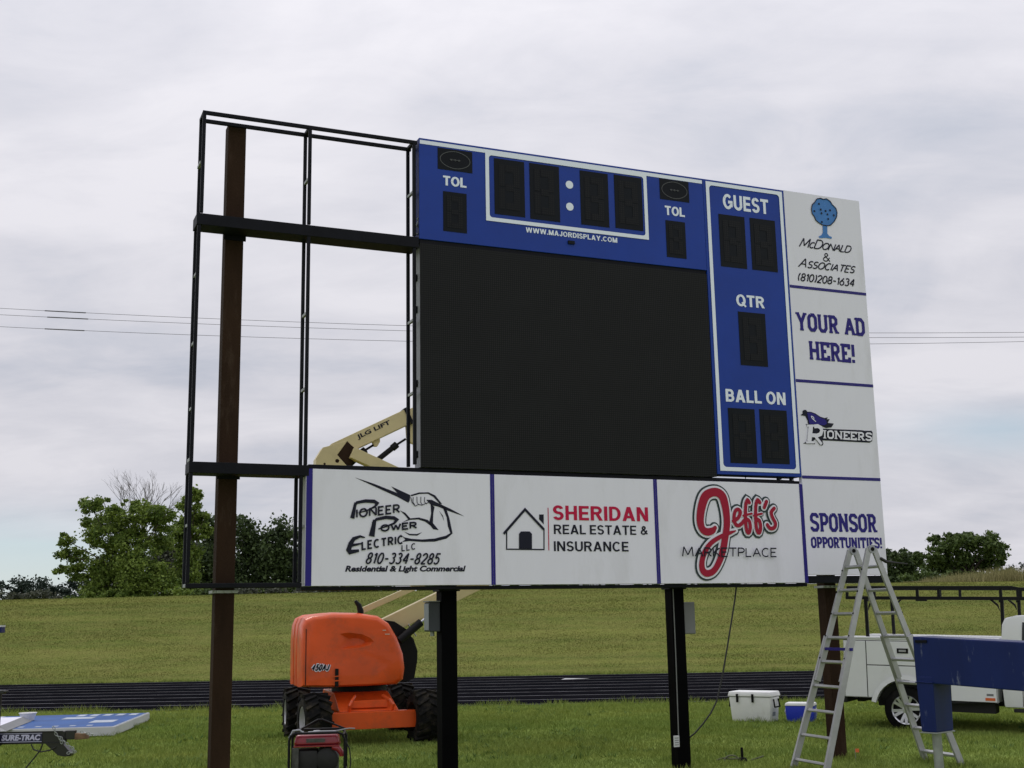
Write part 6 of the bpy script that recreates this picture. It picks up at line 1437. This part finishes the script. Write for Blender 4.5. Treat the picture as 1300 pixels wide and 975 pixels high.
mb = MB(); mb.box(-5.47, -5.345, 12.87, 12.93, 1.02, 1.055); mb.tube([(-5.36, 12.88, 1.04), (-5.30, 12.87, 1.045)], 0.010, 8); tr_(mb, 'crank_head', 'tongue', jk2, bevel=0.004)
mb = MB(); mb.tube([(-5.40, 12.862, 0.93), (-5.385, 12.86, 0.85)], 0.018, 8); tr_(mb, 'crank_grip', 'alu_side', jk2)
mb = MB(); mb.box(-5.50, -5.31, 12.81, 12.99, -0.01, 0.015); tr_(mb, 'jack_foot', 'tongue', jk2)
mb = MB(); mb.bar((-7.4, 13.0, 0.57), (-7.4, 14.6, 0.57), 0.08, 0.11); mb.bar((-7.4, 14.6, 0.57), (-4.80, 13.06, 0.57), 0.08, 0.11) if False else mb; mb.tube([(-7.35, 13.0, 0.0), (-7.35, 13.0, 0.51)], 0.03, 8); tr_(mb, 'cross_member', 'tongue')
lb = thing('beam_end', 'end of a dark blue bar with a white top, cut off by the left edge', 'bar', (-6.3, 13.0, 0))
mb = MB(); mb.box(-6.6, -5.45, 12.96, 13.06, 1.642, 1.703); mb.build('bar', M['blue_steel'], lb, bevel=0.005)
mb = MB(); mb.box(-6.6, -5.452, 12.955, 13.065, 1.7035, 1.722); mb.build('cap_strip', M['white_side'], lb)
mb = MB(); mb.box(-6.35, -6.25, 12.97, 13.05, 0.0, 1.641); mb.build('stand', M['blue_steel'], lb)

# ---------------------------------------------------------------- sign panel lying face up on the lawn
FRAMES['slab'] = (Vector((-6.26, 19.31, 0)), math.radians(6.4))
pn = thing('lying_scoreboard', 'blue and white scoreboard panel lying face up on the grass', 'panel', (-1.7, 1.5, 0), 'slab')
M['panel_film'] = mat('clouded_white_film', (0.42, 0.47, 0.54), 0.6, spec=0.2, var=0.2, vscale=3)
M['panel_blue'] = mat('pale_film_over_blue', (0.022, 0.085, 0.27), 0.55, spec=0.15, var=0.25, vscale=2)
mb = MB(); mb.box(-3.8, 0, 0, 2.9, 0.02, 0.155); mb.build('cabinet', M['white_side'], pn, bevel=0.008)
mb = MB(); mb.box(-2.45, -0.05, 0.05, 2.85, 0.1555, 0.158); mb.build('blue_face', M['panel_blue'], pn)
mb = MB(); mb.box(-3.78, -2.46, 0.05, 2.85, 0.1555, 0.158); mb.build('white_face', M['panel_film'], pn)
w_ = MB()
def flat(x0, x1, y0, y1, sk_=0.0): w_.add([(x0, y0, 0.161), (x1, y0, 0.161), (x1 + sk_, y1, 0.161), (x0 + sk_, y1, 0.161)], [(0, 1, 2, 3)])
for k in range(5): flat(-1.15 + k * 0.22, -1.02 + k * 0.22, 2.35, 2.72)
for k in range(6): flat(-1.80 + k * 0.26, -1.71 + k * 0.26, 0.26, 0.40)
flat(-1.25, -0.75, 1.75, 2.15); flat(-0.60, -0.22, 0.85, 1.35); 
flat(-0.035, -0.012, 0.02, 2.88); flat(-2.45, -0.04, 0.018, 0.04)
w_.build('white_blocks', M['panel_film'], pn)
sb_ = thing('loose_board', 'white board with its shaded edge painted dark, resting on the panel lying on the grass', 'board', (-2.4, 0.6, 0.16), 'slab')
mb = MB(); mb.add([(-3.7, -0.5, 0.165), (-1.50, -0.42, 0.165), (-1.65, 1.50, 0.165), (-3.7, 1.45, 0.165), (-3.7, -0.5, 0.235), (-1.62, -0.42, 0.235), (-1.80, 1.50, 0.235), (-3.7, 1.45, 0.235)], [(0, 3, 2, 1), (4, 5, 6, 7), (0, 1, 5, 4), (2, 3, 7, 6), (3, 0, 4, 7)]); mb.build('sheet', M['white'], sb_)
mb = MB(); mb.add([(-1.50, -0.42, 0.165), (-1.65, 1.50, 0.165), (-1.80, 1.50, 0.237), (-1.62, -0.42, 0.237)], [(0, 1, 2, 3)]); mb.build('edge', M['box_grey'], sb_)  # shadowed side of the white board, its shade painted as grey
tb_ = thing('tub', 'small white plastic tub standing on the panel lying on the grass', 'tub', (-1.78, 1.72, 0.16), 'slab')
mb = MB(); mb.lathe([(0.0, 0.10), (0.11, 0.135), (0.115, 0.145), (0.125, 0.145), (0.125, 0.13), (0.02, 0.09), (0.02, 0.0)], (-1.78, 1.72, 0.162), (0, 0, 1), 20); mb.build('bowl', M['cooler_white'], tb_, smooth=40)
